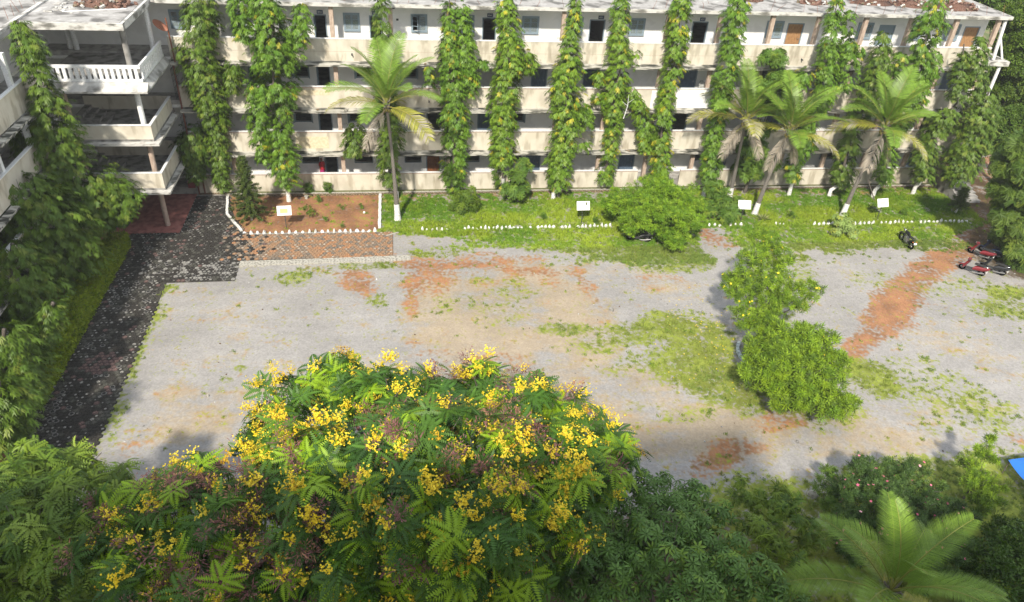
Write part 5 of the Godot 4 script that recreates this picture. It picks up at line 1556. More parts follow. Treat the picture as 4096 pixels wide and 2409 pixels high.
func build_grass() -> void:
	var tr := []; var cs := PackedColorArray()
	var tr2 := []; var cs2 := PackedColorArray()
	var patch := noise(.25, 81, 3)
	for k in 62000:
		var x := rng.randf_range(-16.0, 50.0); var z := rng.randf_range(-.4, 38.0)
		if k % 2 == 0: x = rng.randf_range(-1.8, 46.0); z = rng.randf_range(.4, 11.5)
		var ix := int((x - GX) / GW * W_PX); var iz := int((z - GZ) / GD * H_PX)
		var g := grass_px[iz * W_PX + ix] / 255.0
		if rng.randf() > g * 1.15 - .2 or paved(x, z): continue
		if z < .35: continue
		var n := patch.get_noise_2d(x, z)
		var hgt := .07 + .06 * rng.randf() + (.06 if z < 7.0 else 0.0) * (1.0 + n * 2.0)
		var wide := .55 + .45 * g
		tr.append(Transform3D(Basis(Vector3.UP, rng.randf() * TAU).scaled(Vector3(wide, maxf(.05, hgt), wide)), Vector3(x, 0, z)))
		var n3 := patch.get_noise_2d(x * .35 + 90.0, z * .5)
		var c := Color(.12, .25, .012).lerp(Color(.29, .39, .025), clampf(.45 + n * 1.1 + n3 * 1.6 + rng.randf_range(-.3, .3), 0, 1))
		if z > 9.0: c = c.lerp(Color(.17, .20, .05), .6)
		cs.append(c * rng.randf_range(.8, 1.2))
	var o := scatter("grass", LF.tuft, M.grass, tr, cs, self)
	tag(o, "short bright green lawn grass and weeds over the garden and yard", "grass", "", "stuff")
	# low weeds in clumps
	for k in 2600:
		var x := rng.randf_range(-14.0, 46.0); var z := rng.randf_range(.4, 33.0)
		var ix := int((x - GX) / GW * W_PX); var iz := int((z - GZ) / GD * H_PX)
		if grass_px[iz * W_PX + ix] < 70 or paved(x, z): continue
		if z > 9.0 and rng.randf() < .6: continue
		tr2.append(Transform3D(aim(Vector3(rng.randf_range(-.3, .3), 1, rng.randf_range(-.3, .3)), rng.randf() * TAU, rng.randf_range(.5, 1.2)), Vector3(x, .06, z)))
		cs2.append(Color(.11, .21, .015).lerp(Color(.22, .31, .03), rng.randf()))
	o = scatter("weeds", LF.clump, M.soft, tr2, cs2, self)
	tag(o, "small leafy weeds scattered through the grass", "weeds", "", "stuff")
	# fallen yellow petals and pale litter
	tr = []; cs = PackedColorArray()
	for k in 110:
		var p := Vector3(rng.randfn(17.5, 1.6), .05, rng.randfn(19.5, 2.6))
		tr.append(Transform3D(Basis(Vector3.UP, rng.randf() * TAU).scaled(Vector3.ONE * rng.randf_range(.6, 1.0)), p)); cs.append(Color(.8, .6, .03))
	o = scatter("fallen_petals", LF.flower, M.petal, tr, cs, self)
	tag(o, "yellow petals fallen on the grass left of the flowering bush", "petals", "", "stuff")
	var S := MB.new()
	S.ball(Vector3.ZERO, Vector3(.05, .025, .04), 6, 4)
	var smesh := S.mesh()
	tr = []; cs = PackedColorArray()
	for k in 420:
		var p := Vector3(rng.randf_range(-14, 44), .01, rng.randf_range(7, 31))
		if paved(p.x, p.z): continue
		tr.append(Transform3D(Basis(Vector3.UP, rng.randf() * TAU).scaled(Vector3.ONE * rng.randf_range(.4, 1.3)), p))
		cs.append([Color(.6, .6, .58), Color(.35, .34, .33), Color(.2, .13, .08), Color(.3, .29, .27)][k % 4])
	o = scatter("pebbles", smesh, M.tile, tr, cs, self)
	tag(o, "loose pebbles and scraps on the gravel yard", "pebbles", "", "stuff")

func stone_mesh(w: float, h: float) -> ArrayMesh:
	var B := MB.new()
	var k := 7
	var ring := []
	for lv in 3:
		var r := []
		for s in k:
			var a := TAU * s / k
			var rr: float = [1.0, .8, .3][lv] * rng.randf_range(.78, 1.15) * w * .5
			r.append(Vector3(cos(a) * rr, [-.03, h * .55, h][lv] * (1.0 if lv < 2 else rng.randf_range(.85, 1.1)), sin(a) * rr * .8))
		ring.append(r)
	for lv in 2:
		for s in k:
			B.quad(ring[lv][s], ring[lv + 1][s], ring[lv + 1][(s + 1) % k], ring[lv][(s + 1) % k])
	for s in range(1, k - 1): B.tri(ring[2][0], ring[2][s + 1], ring[2][s])
	return B.mesh()

func build_garden_edges() -> void:
	var stones := []
	for q in 6: stones.append(stone_mesh(rng.randf_range(.23, .31), rng.randf_range(.18, .27)))
	var row := func(x0: float, x1: float, z: float, step: float, label: String, group: String, s: float) -> void:
		var x := x0
		while x < x1:
			if rng.randf() < .93:
				var o := single("painted_stone", stones[rng.randi() % 6], M.limewash, label, "stone", Vector3(x, 0, z + rng.randf_range(-.05, .05)), rng.randf() * TAU, group)
				o.scale = Vector3(rng.randf_range(.8, 1.25), rng.randf_range(.55, 1.15), rng.randf_range(.8, 1.2)) * s
				o.rotation.x = rng.randf_range(-.15, .15)
			x += step * rng.randf_range(.88, 1.12)
	row.call(-10.9, -1.7, 6.02, .42, "whitewashed stone in the row fronting the red soil bed", "white stones fronting the soil bed", 1.0)
	row.call(1.2, 3.0, 6.05, .36, "whitewashed stone at the short left start of the lawn row", "white stones at the lawn's left start", .9)
	row.call(4.2, 14.9, 6.05, .30, "whitewashed stone in the close row fronting the middle lawn", "white stones fronting the middle lawn", 1.05)
	row.call(22.0, 25.6, 6.25, .42, "whitewashed stone in the broken row beneath the third signboard", "white stones beneath the third signboard", 1.0)
	row.call(27.6, 28.4, 6.3, .30, "one of three whitewashed stones right of the paired palms", "three white stones by the palms", .8)
	row.call(30.6, 43.6, 6.45, .36, "whitewashed stone in the row fronting the right-hand lawn", "white stones fronting the right lawn", 1.1)
	for q in [[21.4, 5.3], [21.6, 5.8], [21.3, 4.9]]:
		single("painted_stone", stones[2], M.limewash, "whitewashed stone at the bend beside the worn footpath", "stone", Vector3(q[0], 0, q[1]), rng.randf(), "white stones at the path bend")
	# painted brick edgings of the soil bed
	var bk := thing("brick_edging", "whitewashed brick edging between the red soil bed and the lawn", "edging", Vector3(-1.78, 0, 0))
	for j in 20:
		var B := MB.new()
		B.box(Vector3.ZERO, Vector3(.2, .16, .25))
		var o := part("brick", B, M.limewash, bk)
		o.position = Vector3(rng.randf_range(-.02, .02), .07, .1 + j * .285)
		o.rotation.y = rng.randf_range(-.06, .06)
	bk = thing("brick_edging", "whitewashed kerb bending round the left end of the red soil bed", "edging", Vector3(-12.6, 0, 2))
	var path := [Vector3(-13.0, 0, -.2), Vector3(-12.5, 0, 3.3), Vector3(-11.1, 0, 5.8)]
	for sgm in 2:
		var a: Vector3 = path[sgm]; var b: Vector3 = path[sgm + 1]
		var n := int((b - a).length() / .42)
		for j in n:
			var B := MB.new()
			B.box(Vector3.ZERO, Vector3(.17, .17, .40))
			var o := part("brick", B, M.limewash, bk)
			o.position = a.lerp(b, (j + .5) / n) - bk.position + Vector3(rng.randf_range(-.02, .02), .08, 0)
			o.rotation.y = atan2(b.x - a.x, b.z - a.z) + rng.randf_range(-.04, .04)
	# low brick kerb with a strip of mossy ground under the facade
	var strip := MB.new()
	strip.span(-13.0, 44.2, .002, .2, -.05 + .12, .42)
	var low := thing("garden_kerb", "low mossy brick kerb with pale capping running under the facade", "kerb", Vector3.ZERO)
	part("fill", strip, stained([[.3, .05, .085, .02], [.55, .14, .15, .05], [.8, .20, .14, .09]], .03, 61, Vector3(.5, .5, .5), 1.0), low)
	var shapes := []
	for q in 4:
		var B := MB.new()
		B.box(Vector3(0, .1, 0), Vector3(.27 + q * .006, .17, .10 + q * .008))
		shapes.append(B.mesh())
	for j in 196:
		var o := part("brick", shapes[j % 4], M.brickmoss, low)
		o.position = Vector3(-12.85 + j * .291, 0, .475 + rng.randf_range(-.008, .008))
	for j in 48:
		var B := MB.new()
		B.span(-13.0 + j * 1.192, -13.0 + j * 1.192 + 1.186, .201, .245, .40, .56 + rng.randf_range(-.006, .006))
		part("cap", B, M.kerb, low)

func signboard(at: Vector3, label: String, face: int, turn: float) -> void:
	var r := thing("signboard", label, "sign", at, turn, "signboards on posts along the lawn")
	var B := MB.new()
	B.tube([Vector3(0, -.15, 0), Vector3(0, 1.25, 0)], [.025, .025], 8)
	part("post", B, M.dark, r)
	var t := Basis(Vector3.RIGHT, -.55)
	B = MB.new()
	B.box(Vector3(0, 1.45, 0), Vector3(.92, .62, .03), t)
	var bd := part("board", B, M.board, r)
	B = MB.new()
	for s in [-1.0, 1.0]:
		B.box(Vector3(0, 1.45, 0) + t * Vector3(0, s * .315, 0), Vector3(.95, .02, .05), t)
		B.box(Vector3(0, 1.45, 0) + t * Vector3(s * .465, 0, 0), Vector3(.02, .61, .05), t)
	part("rim", B, M.board, bd)
	B = MB.new()
	if face == 0: B.box(Vector3(0, 1.45, 0) + t * Vector3(-.02, -.02, .018), Vector3(.52, .30, .006), t); part("print", B, M.yellowprint, bd)
	if face == 1: B.ball(Vector3(0, 1.45, 0) + t * Vector3(.24, .14, .02), Vector3(.06, .13, .01), 8, 6, t); part("leaf_mark", B, M.darkprint, bd)
	if face == 3: B.box(Vector3(0, 1.45, 0) + t * Vector3(0, -.02, .018), Vector3(.50, .30, .006), t); part("print", B, M.pinkprint, bd)

func wheel(parent: Node, x: float, R: float, w: float) -> void:
	var B := MB.new()
	B.torus(Vector3(x, R, 0), Vector3(0, 0, 1), R - w, w, 20, 8)
	var t := part("wheel", B, M.rubber, parent)
	B = MB.new()
	B.torus(Vector3(x, R, 0), Vector3(0, 0, 1), R - w * 1.9, w * .35, 18, 6)
	for k in 5:
		var a := TAU * k / 5.0
		B.tube([Vector3(x, R, 0), Vector3(x + cos(a) * (R - w * 1.9), R + sin(a) * (R - w * 1.9), 0)], [.022, .016], 5)
	B.tube([Vector3(x, R, -.05), Vector3(x, R, .05)], [.05, .05], 10)
	part("rim", B, M.steel, t)

func scooter(at: Vector3, turn: float, paint: Material, label: String) -> void:
	var r := thing("scooter", label, "scooter", at, turn, "scooters parked in the yard")   # front is +x
	wheel(r, .64, .24, .06)
	wheel(r, -.60, .24, .065)
	var ov := func(x: float, y: float, hw: float, hh: float) -> Array:
		var a := []
		for k in 12:
			var t := TAU * k / 12.0
			a.append(Vector3(x, y + sin(t) * hh, cos(t) * hw))
		return a
	var B := MB.new()
	B.loft([ov.call(-1.0, .68, .06, .05), ov.call(-.88, .62, .15, .12), ov.call(-.6, .55, .20, .20), ov.call(-.3, .50, .19, .21), ov.call(-.1, .42, .16, .16), ov.call(0, .36, .13, .08)])
	part("rear_body", B, paint, r)
	B = MB.new()
	B.box(Vector3(.16, .29, 0), Vector3(.5, .06, .30))
	part("footboard", B, M.dark, r)
	B = MB.new()
	var t := Basis(Vector3(0, 0, 1), .42)
	B.box(Vector3(.46, .58, 0), Vector3(.07, .62, .34), t)
	B.box(Vector3(.50, .62, 0), Vector3(.08, .5, .22), t)
	part("leg_shield", B, paint, r)
	B = MB.new()
	B.box(Vector3(.405, .57, 0), Vector3(.05, .60, .30), t)
	B.box(Vector3(.40, .86, 0), Vector3(.10, .10, .22), t)
	part("inner_panel", B, M.dark, r)
	B = MB.new()
	B.loft([ov.call(.40, .38, .07, .02), ov.call(.6, .475, .085, .03), ov.call(.78, .42, .075, .03), ov.call(.87, .30, .05, .03)])
	part("front_mudguard", B, paint, r)
	B = MB.new()
	B.tube([Vector3(.62, .25, 0), Vector3(.36, .92, 0)], [.035, .035], 8)
	part("steering_column", B, M.dark, r)
	B = MB.new()
	B.ball(Vector3(.40, .95, 0), Vector3(.13, .09, .16), 10, 8)
	part("headset", B, paint, r)
	B = MB.new()
	B.ball(Vector3(.51, .95, 0), Vector3(.035, .05, .07), 8, 6)
	part("headlight", B, M.plate, r)
	B = MB.new()
	B.tube([Vector3(.26, 1.0, -.36), Vector3(.34, .98, -.15), Vector3(.34, .98, .15), Vector3(.26, 1.0, .36)], [.02, .02, .02, .02], 7)
	part("handlebar", B, M.dark, r)
	for s in [-1.0, 1.0]:
		B = MB.new()
		B.tube([Vector3(.32, .99, s * .24), Vector3(.30, 1.2, s * .31)], [.008, .008], 5)
		B.ball(Vector3(.29, 1.24, s * .32), Vector3(.02, .05, .07), 8, 6)
		part("mirror", B, M.dark, r)
	B = MB.new()
	B.loft([ov.call(-.86, .80, .10, .03), ov.call(-.68, .80, .18, .055), ov.call(-.35, .77, .19, .06), ov.call(-.06, .75, .15, .05), ov.call(0, .72, .09, .03)])
	part("seat", B, M.seat, r)
	B = MB.new()
	B.tube([Vector3(-.6, .76, .17), Vector3(-.88, .83, .13), Vector3(-.94, .84, 0), Vector3(-.88, .83, -.13), Vector3(-.6, .76, -.17)], [.014, .014, .014, .014, .014], 6)
	part("grab_rail", B, M.chrome, r)
	B = MB.new()
	B.ball(Vector3(-.93, .62, 0), Vector3(.03, .05, .10), 8, 6)
	part("tail_light", B, M.redpaint, r)
	B = MB.new()
	B.box(Vector3(-.90, .42, 0), Vector3(.015, .12, .2), Basis(Vector3(0, 0, 1), -.3))
	part("number_plate", B, M.plate, r)
	B = MB.new()
	B.tube([Vector3(-.05, .2, -.16), Vector3(-.45, .24, -.19), Vector3(-.8, .33, -.19)], [.03, .05, .05], 8)
	part("exhaust", B, M.steel, r)
	r.rotation.z = 0.0

func motorcycle(at: Vector3, turn: float, label: String) -> void:
	var r := thing("motorcycle", label, "motorcycle", at, turn)
	wheel(r, .68, .30, .05)
	wheel(r, -.62, .30, .06)
	var ov := func(x: float, y: float, hw: float, hh: float) -> Array:
		var a := []
		for k in 12:
			var t := TAU * k / 12.0
			a.append(Vector3(x, y + sin(t) * hh, cos(t) * hw))
		return a
	var B := MB.new()
	B.loft([ov.call(-.12, .78, .08, .06), ov.call(0, .84, .14, .10), ov.call(.2, .88, .16, .12), ov.call(.36, .86, .12, .10), ov.call(.42, .83, .05, .05)])
	part("fuel_tank", B, M.blackpaint, r)
	B = MB.new()
	B.loft([ov.call(-.78, .84, .07, .03), ov.call(-.6, .82, .13, .05), ov.call(-.3, .79, .14, .05), ov.call(-.1, .78, .10, .05)])
	part("seat", B, M.seat, r)
	B = MB.new()
	B.box(Vector3(.08, .44, 0), Vector3(.34, .30, .24)); B.box(Vector3(.16, .64, 0), Vector3(.16, .16, .18), Basis(Vector3(0, 0, 1), -.3))
	part("engine", B, M.steel, r)
	B = MB.new()
	B.tube([Vector3(.4, .82, 0), Vector3(.3, .4, 0), Vector3(-.2, .34, 0), Vector3(-.62, .3, 0)], [.035, .03, .03, .03], 7)
	B.tube([Vector3(.4, .82, 0), Vector3(-.3, .72, 0), Vector3(-.85, .8, 0)], [.03, .03, .025], 7)
	part("frame", B, M.black, r)
	B = MB.new()
	for s in [-1.0, 1.0]: B.tube([Vector3(.68, .3, s * .09), Vector3(.44, .98, s * .08)], [.025, .028], 7)
	part("fork", B, M.chrome, r)
	B = MB.new()
	B.tube([Vector3(.28, 1.06, -.38), Vector3(.40, 1.02, -.16), Vector3(.40, 1.02, .16), Vector3(.28, 1.06, .38)], [.018, .016, .016, .018], 7)
	part("handlebar", B, M.black, r)
	B = MB.new()
	B.ball(Vector3(.56, .92, 0), Vector3(.10, .11, .11), 10, 8)
	part("headlight", B, M.chrome, r)
	for s in [-1.0, 1.0]:
		B = MB.new()
		B.tube([Vector3(.36, 1.03, s * .26), Vector3(.32, 1.22, s * .34)], [.008, .008], 5)
		B.ball(Vector3(.31, 1.25, s * .36), Vector3(.02, .045, .07), 8, 6)
		part("mirror", B, M.chrome, r)
		B = MB.new()
		B.ball(Vector3(-.86, .70, s * .15), Vector3(.04, .03, .04), 8, 6)
		part("indicator", B, M.amber, r)
	for q in [[.68, .35, .2], [-.62, -.25, 2.9]]:
		B = MB.new()
		var pts := []
		for k in 7:
			var a := lerpf(.35, 2.6, k / 6.0)
			pts.append(Vector3(q[0] + cos(a) * .345, .30 + sin(a) * .345, 0))
		B.tube(pts, [.07, .07, .07, .07, .07, .07, .07], 6)
		part("mudguard", B, M.blackpaint, r)
	B = MB.new()
	B.tube([Vector3(-.45, .86, .15), Vector3(-.86, .9, .12), Vector3(-.9, .9, -.12), Vector3(-.45, .86, -.15)], [.014, .014, .014, .014], 6)
	part("grab_rail", B, M.chrome, r)
	B = MB.new()
	B.box(Vector3(-.97, .62, 0), Vector3(.02, .14, .22), Basis(Vector3(0, 0, 1), -.35))
	part("number_plate", B, M.plate, r)
	B = MB.new()
	B.tube([Vector3(.1, .28, -.14), Vector3(-.3, .28, -.17), Vector3(-.9, .36, -.17)], [.03, .045, .045], 8)
	part("exhaust", B, M.chrome, r)

func rubble(at: Vector3, rx: float, rz: float, h: float, n: int, label: String) -> void:
	var r := thing("rubble_pile", label, "rubble", at, 0, "brick rubble on the roof")
	var B := MB.new()
	var ringp := []
	for lv in 4:
		var ring := []
		for s in 14:
			var a := TAU * s / 14.0
			var f: float = [1.0, .75, .4, .05][lv] * rng.randf_range(.85, 1.12)
			ring.append(Vector3(cos(a) * rx * f, [-.02, h * .4, h * .75, h * .85][lv], sin(a) * rz * f))
		ringp.append(ring)
	B.loft(ringp)
	part("mound", B, M.brick, r)
	var shapes := []
	for q in 4:
		B = MB.new()
		B.box(Vector3.ZERO, Vector3(.24 - q * .03, .09, .12))
		shapes.append(B.mesh())
	for k in n:
		var a := rng.randf() * TAU
		var f := sqrt(rng.randf()) * 1.08
		var o := part("brick", shapes[k % 4], [M.brick, M.brick, M.brick, M.fascia, M.brickmoss][k % 5], r)
		o.position = Vector3(cos(a) * rx * f, maxf(.04, h * (1.0 - f * f * .85) * .92 + .03), sin(a) * rz * f)
		o.rotation = Vector3(rng.randf_range(-.7, .7), rng.randf() * TAU, rng.randf_range(-.7, .7))
		o.scale = Vector3.ONE * rng.randf_range(.9, 1.5)

func chair_shape(r: Node3D) -> void:
	var B := MB.new()
	B.box(Vector3(0, .43, 0), Vector3(.44, .03, .42))
	part("seat", B, M.chair, r)
	B = MB.new()
	var n := 8
	for k in n:
		var a := lerpf(-1.15, 1.15, float(k) / n); var b := lerpf(-1.15, 1.15, float(k + 1) / n)
		var ha := .45 + .38 * sqrt(maxf(0.0, 1.0 - pow(a / 1.3, 2))); var hb := .45 + .38 * sqrt(maxf(0.0, 1.0 - pow(b / 1.3, 2)))
		var p := Vector3(sin(a) * .26, .45, -cos(a) * .23); var q := Vector3(sin(b) * .26, .45, -cos(b) * .23)
		B.quad(p, q, q + Vector3(0, hb - .45, -.04), p + Vector3(0, ha - .45, -.04))
		B.quad(q * Vector3(.93, 1, .93), p * Vector3(.93, 1, .93), p * Vector3(.93, 1, .93) + Vector3(0, ha - .45, -.04), q * Vector3(.93, 1, .93) + Vector3(0, hb - .45, -.04))
		B.quad(p + Vector3(0, ha - .45, -.04), q + Vector3(0, hb - .45, -.04), q * Vector3(.93, 1, .93) + Vector3(0, hb - .45, -.04), p * Vector3(.93, 1, .93) + Vector3(0, ha - .45, -.04))
	part("backrest", B, M.chair, r)
	for sx in [-1.0, 1.0]:
		B = MB.new()
		B.tube([Vector3(sx * .24, .45, .18), Vector3(sx * .26, .63, .12), Vector3(sx * .25, .64, -.16)], [.02, .022, .02], 6)
		part("armrest", B, M.chair, r)
		for sz in [-1.0, 1.0]:
			B = MB.new()
			B.tube([Vector3(sx * .19, .43, sz * .17), Vector3(sx * .24, 0, sz * .22)], [.025, .02], 6)
			part("leg", B, M.chair, r)

func build_objects() -> void:
	signboard(Vector3(-8.15, 0, 5.5), "white signboard with a yellow panel in the red soil bed", 0, .05)
	signboard(Vector3(12.8, 0, 5.5), "white signboard with a dark leaf mark near the round bush", 1, 0)
	signboard(Vector3(25.0, 0, 5.75), "blank white signboard in front of the paired palms", 2, -.12)
	signboard(Vector3(36.1, 0, 5.8), "white signboard with a faded pink panel on the right lawn", 3, .12)
	# two-wheelers
	motorcycle(Vector3(36.2, 0, 9.6), 1.55, "black motorcycle parked alone on the lawn edge")
	scooter(Vector3(40.8, 0, 11.5), 2.1, M.redpaint, "red scooter, farther of the two red ones, left in its pair")
	scooter(Vector3(41.8, 0, 11.3), 2.05, M.bluepaint, "dark blue scooter behind the farther red scooter")
	scooter(Vector3(38.8, 0, 13.5), 2.28, M.redpaint, "red and black scooter nearest the gravel yard")
	scooter(Vector3(40.4, 0, 13.5), 2.25, M.blackpaint, "black scooter half under the tree beside the nearest red scooter")
	scooter(Vector3(16.4, 0, 8.2), 2.9, M.blackpaint, "black scooter parked under the round lime bush")
	# rubble on the roofs
	rubble(Vector3(42.4, 13.8, -2.4), 1.9, 1.2, .45, 60, "rightmost brick rubble heap near the roof's far corner")
	rubble(Vector3(39.0, 13.8, -3.0), 1.7, 1.1, .4, 55, "second brick rubble heap from the roof's far corner")
	rubble(Vector3(36.0, 13.8, -3.4), 1.8, 1.0, .38, 55, "third brick rubble heap from the roof's far corner")
	rubble(Vector3(30.9, 13.8, -2.9), 1.1, .7, .25, 35, "small flat rubble heap in the middle of the roof")
	rubble(Vector3(26.2, 13.8, -3.3), .9, .6, .22, 25, "smallest rubble heap on the roof, left of the others")
	rubble(Vector3(-17.7, 13.885, 1.9), 1.7, .9, .42, 60, "dark brick rubble heap on the porch roof")
	var rp := thing("rubble_pile", "pale concrete chunks scattered beside the porch roof rubble", "rubble", Vector3(-19.8, 13.885, 2.4), 0, "concrete scraps on the porch roof")
	for k in 26:
		var B := MB.new()
		B.box(Vector3.ZERO, Vector3(rng.randf_range(.08, .3), .06, rng.randf_range(.06, .22)))
		var o := part("chunk", B, M.fascia, rp)
		o.position = Vector3(rng.randfn(0, .6), .03, rng.randfn(0, .8)); o.rotation.y = rng.randf() * 3.0
	var B := MB.new()
	B.tube([Vector3(-1.6, .03, .4), Vector3(1.7, .03, -.5)], [.03, .03], 6)
	single("roof_pipe", B, M.chalk, "white plastic pipe lying on the porch roof", "pipe", Vector3(-17.9, 13.885, 3.4))
	# rusty dish on its pole
	var ds := thing("satellite_dish", "rusty orange dish on a pole at the porch terrace corner", "dish", Vector3(-14.75, 9.85, .3))
	B = MB.new()
	B.tube([Vector3.ZERO, Vector3(-.05, 2.9, 0)], [.05, .045], 8)
	part("pole", B, M.rust, ds)
	B = MB.new()
	var rings := []
	var db := Basis(Vector3(1, 0, 0), .6) * Basis(Vector3(0, 1, 0), -.4)
	for lv in 5:
		var f := lv / 4.0
		var ring := []
		for s in 20: ring.append(Vector3(-.35, 2.55, .1) + db * Vector3(cos(TAU * s / 20) * .50 * (f + .02), sin(TAU * s / 20) * .50 * (f + .02), f * f * .14))
		rings.append(ring)
	for lv in 4:
		for s in 20: B.quad(rings[lv][s], rings[lv + 1][s], rings[lv + 1][(s + 1) % 20], rings[lv][(s + 1) % 20])
	part("dish", B, mat(lin(.58, .26, .18), .6), ds)
	B = MB.new()
	B.tube([Vector3(-.05, 2.4, 0), Vector3(-.35, 2.5, .05)], [.025, .025], 6)
	B.tube([Vector3(-.35, 2.2, .15), Vector3(-.35, 2.5, .55)], [.012, .012], 5)
	B.box(Vector3(-.35, 2.5, .56), Vector3(.08, .06, .08))
	part("feed_arm", B, M.rust, ds)
	# stacked plastic chairs on the second floor corridor
	var proto: Node3D = null
	for st in [[11.15, -1.55, 4, "stacked pale plastic chair by the blue corridor door, left stack"], [22.75, -1.0, 6, "plastic chair in the stack beside the blue door above the white panel"], [23.4, -1.0, 5, "plastic chair in the second stack right of the blue door"], [24.1, -1.05, 5, "plastic chair in the stack right of the column"], [26.2, -1.1, 6, "plastic chair in the far stack behind the mast tree"]]:
		for k in st[2]:
			var c: Node3D
			if proto == null:
				c = thing("plastic_chair", st[3], "chair", Vector3.ZERO, 0, "stacked corridor chairs")
				chair_shape(c); proto = c
			else:
				c = proto.duplicate(); c.name = numbered("plastic_chair"); add_child(c)
			c.position = Vector3(st[0], FL[2] + .002 + k * .085, st[1] - k * .012); c.rotation.y = rng.randf_range(-.15, .15)
			c.set_meta("label", st[3])
	# blue-grey covered car in the porch
	var car := thing("covered_car", "car under a dull blue cover in the porch behind the tree", "car", Vector3(-19.5, .06, 2.9))
	B = MB.new()
	rings = []
	for q in [[-2.0, .35, .62, .35], [-1.85, .75, .78, .7], [-1.2, .82, .84, .9], [-.7, .84, .84, 1.4], [.2, .84, .84, 1.48], [.9, .83, .82, 1.35], [1.45, .8, .8, .98], [1.9, .7, .74, .85], [2.05, .4, .6, .45]]:
		var ring := []
		for s in 16:
			var a := TAU * s / 16.0
			var y := sin(a); var x := cos(a)
			ring.append(Vector3(signf(x) * pow(absf(x), .6) * q[2] * (1.0 - .12 * maxf(0, y)) + .02 * sin(s * 3.0 + q[0] * 4.0), .02 if y < 0 else pow(y, .6) * q[3], q[0]))
		rings.append(ring)
	B.loft(rings)
	part("cover", B, stained([[.3, .04, .055, .10], [.7, .08, .10, .16]], .03, 62, Vector3(.6, .6, .6), .6), car)
	for s in [-1.0, 1.0]:
		for z in [-1.3, 1.3]:
			B = MB.new()
			B.torus(Vector3(s * .72, .3, z), Vector3(1, 0, 0), .2, .09, 16, 6)
			part("wheel", B, M.rubber, car)
	# person at the ground floor doorway
	person(Vector3(-6.1, FL[0], -1.35))
	# yard oddments
	for q in [[12.4, 16.4, .42, "grey stone lump on the gravel in the middle of the yard", M.concrete], [18.3, 31.5, .55, "pale boulder in the grass left of the oleander", M.kerb], [19.1, 28.2, .22, "dark stone on the sandy lower track", M.concrete], [-10.2, 22.6, .2, "small pale stone on the shaded gravel", M.kerb], [-2.9, 3.3, .22, "pale stone lying in the red soil bed", M.chalk], [24.0, 21.0, .16, "white scrap on the right gravel", M.chalk], [-1.9, 12.2, .12, "tiny white scrap on red earth by the paving", M.chalk]]:
		single("rock", stone_mesh(q[2], q[2] * .55), q[4], q[3], "rock", Vector3(q[0], 0, q[1]), rng.randf() * 3.0)
	var ring := thing("block_ring", "curved row of pale blue-white blocks around the lime bush's left side", "edging", Vector3(20.3, 0, 22.2))
	for k in 8:
		var a := lerpf(PI * .80, PI * 1.22, k / 7.0)
		B = MB.new()
		B.box(Vector3(0, .1, 0), Vector3(.17, .18, .24))
		var o := part("block", B, mat(lin(.55, .63, .66), .8) if k == 0 else ring.get_child(0).material_override, ring)
		o.position = Vector3(cos(a) * 1.55, 0, sin(a) * 1.55 - .9)
		o.rotation = Vector3(rng.randf_range(-.08, .08), -a, rng.randf_range(-.1, .1))
	# tarpaulin at the right edge
	B = MB.new()
	var n := 8
	var pt := func(u: float, v: float) -> Vector3:
		return Vector3(28.35 + u * 3.4, .9 + .25 * sin(u * 5.0) * sin(v * 4.0) + .5 * u - .12 * sin(PI * v), 31.0 + v * 1.8 + u * .1)
	for i in n:
		for j in n:
			B.quad(pt.call(i / 8.0, (j + 1) / 8.0), pt.call((i + 1) / 8.0, (j + 1) / 8.0), pt.call((i + 1) / 8.0, j / 8.0), pt.call(i / 8.0, j / 8.0))
	var tp := thing("tarpaulin", "bright blue tarpaulin on poles at the right frame edge", "tarpaulin", Vector3.ZERO)
	part("sheet", B, mat(lin(.02, .17, .62), .5), tp)
	for q in [[0.02, .02], [.98, .02], [.02, .98], [.98, .98]]:
		B = MB.new()
		var p: Vector3 = pt.call(q[0], q[1])
		B.tube([Vector3(p.x, -.1, p.z), p], [.03, .03], 6)
		part("pole", B, M.bark, tp)
	# flower pot and litter by the kerb
	B = MB.new()
	rings = []
	for q in [[0.0, .10], [.2, .14], [.24, .16]]:
		var rg := []
		for s in 12: rg.append(Vector3(cos(TAU * s / 12) * q[1], q[0], sin(TAU * s / 12) * q[1]))
		rings.append(rg)
	B.loft(rings)
	single("flower_pot", B, M.kerb, "small pale flower pot right of the white trunk in the soil bed", "pot", Vector3(-7.2, 0, .95))
	B = MB.new()
	B.box(Vector3(0, .05, 0), Vector3(1.0, .08, .1))
	single("broken_slab", B, M.kerb, "long pale broken stone at the bed's right front corner", "stone", Vector3(-.9, 0, 6.6), .5)
	B = MB.new()
	B.tube([Vector3(0, 0, 0), Vector3(-.6, 1.5, -1.0)], [.04, .03], 6)
	single("wood_prop", B, M.bark, "weathered wooden stick leaning near the fourth signboard", "stick", Vector3(37.6, 0, 2.9))
	# low white building beyond the roof's far corner
	var fb := thing("far_building", "white flat-roofed building beyond the far roof corner", "building", Vector3(58, 0, -40))
	B = MB.new()
	B.span(-14, 12, 0, 13.2, -9, 0)
	part("wall", B, M.white, fb)
	B = MB.new()
	B.span(-14.5, 12.5, 13.2, 13.6, -9.5, .5)
	part("roof", B, M.white, fb)

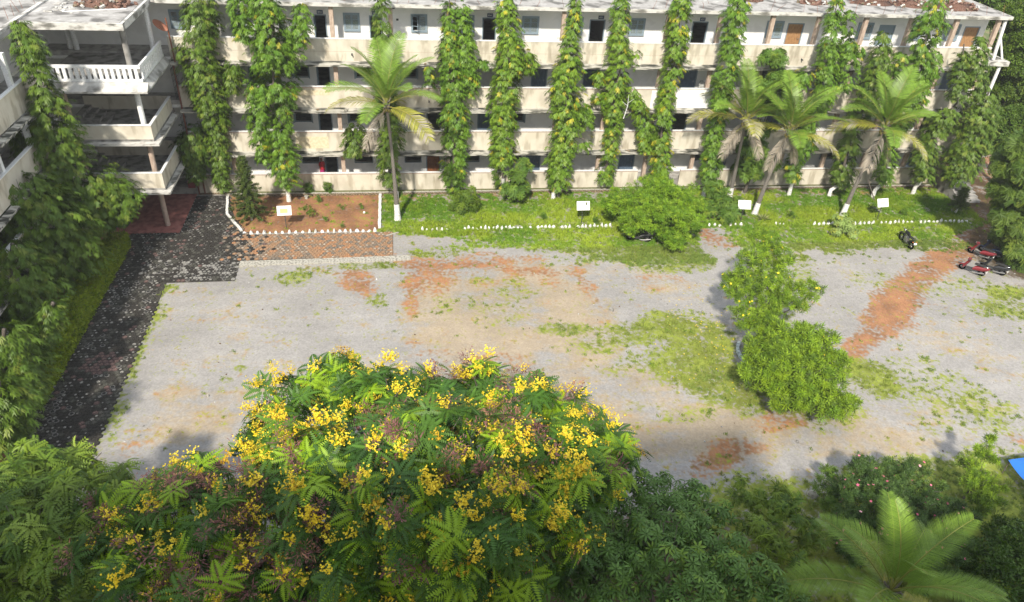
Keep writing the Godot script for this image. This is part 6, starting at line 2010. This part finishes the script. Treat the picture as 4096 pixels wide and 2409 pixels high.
func person(at: Vector3) -> void:
	var r := thing("person", "person in red and magenta clothing standing at the ground floor doorway", "person", at, .5)
	var ov := func(y: float, hw: float, hd: float, dz := 0.0) -> Array:
		var a := []
		for k in 14:
			var t := TAU * k / 14.0
			a.append(Vector3(cos(t) * hw, y, sin(t) * hd + dz))
		return a
	var B := MB.new()
	# one body: legs, hips, trunk, neck and head, with arms hanging at the sides
	B.loft([ov.call(.0, .12, .10), ov.call(.45, .11, .10), ov.call(.82, .155, .115), ov.call(.98, .13, .095), ov.call(1.2, .16, .11), ov.call(1.34, .165, .095), ov.call(1.39, .06, .055), ov.call(1.44, .05, .05), ov.call(1.48, .055, .065, .01), ov.call(1.54, .07, .085, .015), ov.call(1.60, .072, .09), ov.call(1.66, .05, .06)])
	for s in [-1.0, 1.0]:
		B.tube([Vector3(s * .15, 1.33, 0), Vector3(s * .20, 1.08, -.01), Vector3(s * .19, .84, .07)], [.048, .038, .027], 8)
		for f in 5:
			B.tube([Vector3(s * .19 + (f - 2) * .008, .84, .07 + (f - 2) * .014), Vector3(s * .19 + (f - 2) * .009, .75 + absf(f - 1.5) * .012, .10 + (f - 2) * .016)], [.011, .008], 5)
	B.ball(Vector3(0, 1.55, .10), Vector3(.012, .02, .02), 6, 4)
	var skin := mat(lin(.20, .10, .06), .6)
	part("body", B, skin, r)
	B = MB.new()
	B.loft([ov.call(.02, .25, .21), ov.call(.4, .21, .17), ov.call(.8, .19, .145), ov.call(1.0, .15, .115)])
	part("skirt", B, mat(lin(.42, .02, .16), .7), r)
	B = MB.new()
	B.loft([ov.call(.78, .20, .155), ov.call(1.0, .17, .13), ov.call(1.2, .185, .135), ov.call(1.35, .18, .11), ov.call(1.385, .09, .07)])
	for s in [-1.0, 1.0]: B.tube([Vector3(s * .15, 1.34, 0), Vector3(s * .205, 1.1, -.01)], [.062, .056], 8)
	part("blouse", B, mat(lin(.50, .02, .035), .7), r)
	B = MB.new()
	B.ball(Vector3(0, 1.585, -.02), Vector3(.084, .095, .095), 12, 8)
	B.tube([Vector3(0, 1.56, -.09), Vector3(0, 1.25, -.14), Vector3(.01, 1.05, -.13)], [.045, .035, .015], 8)
	part("hair", B, mat(lin(.012, .01, .009), .5), r)
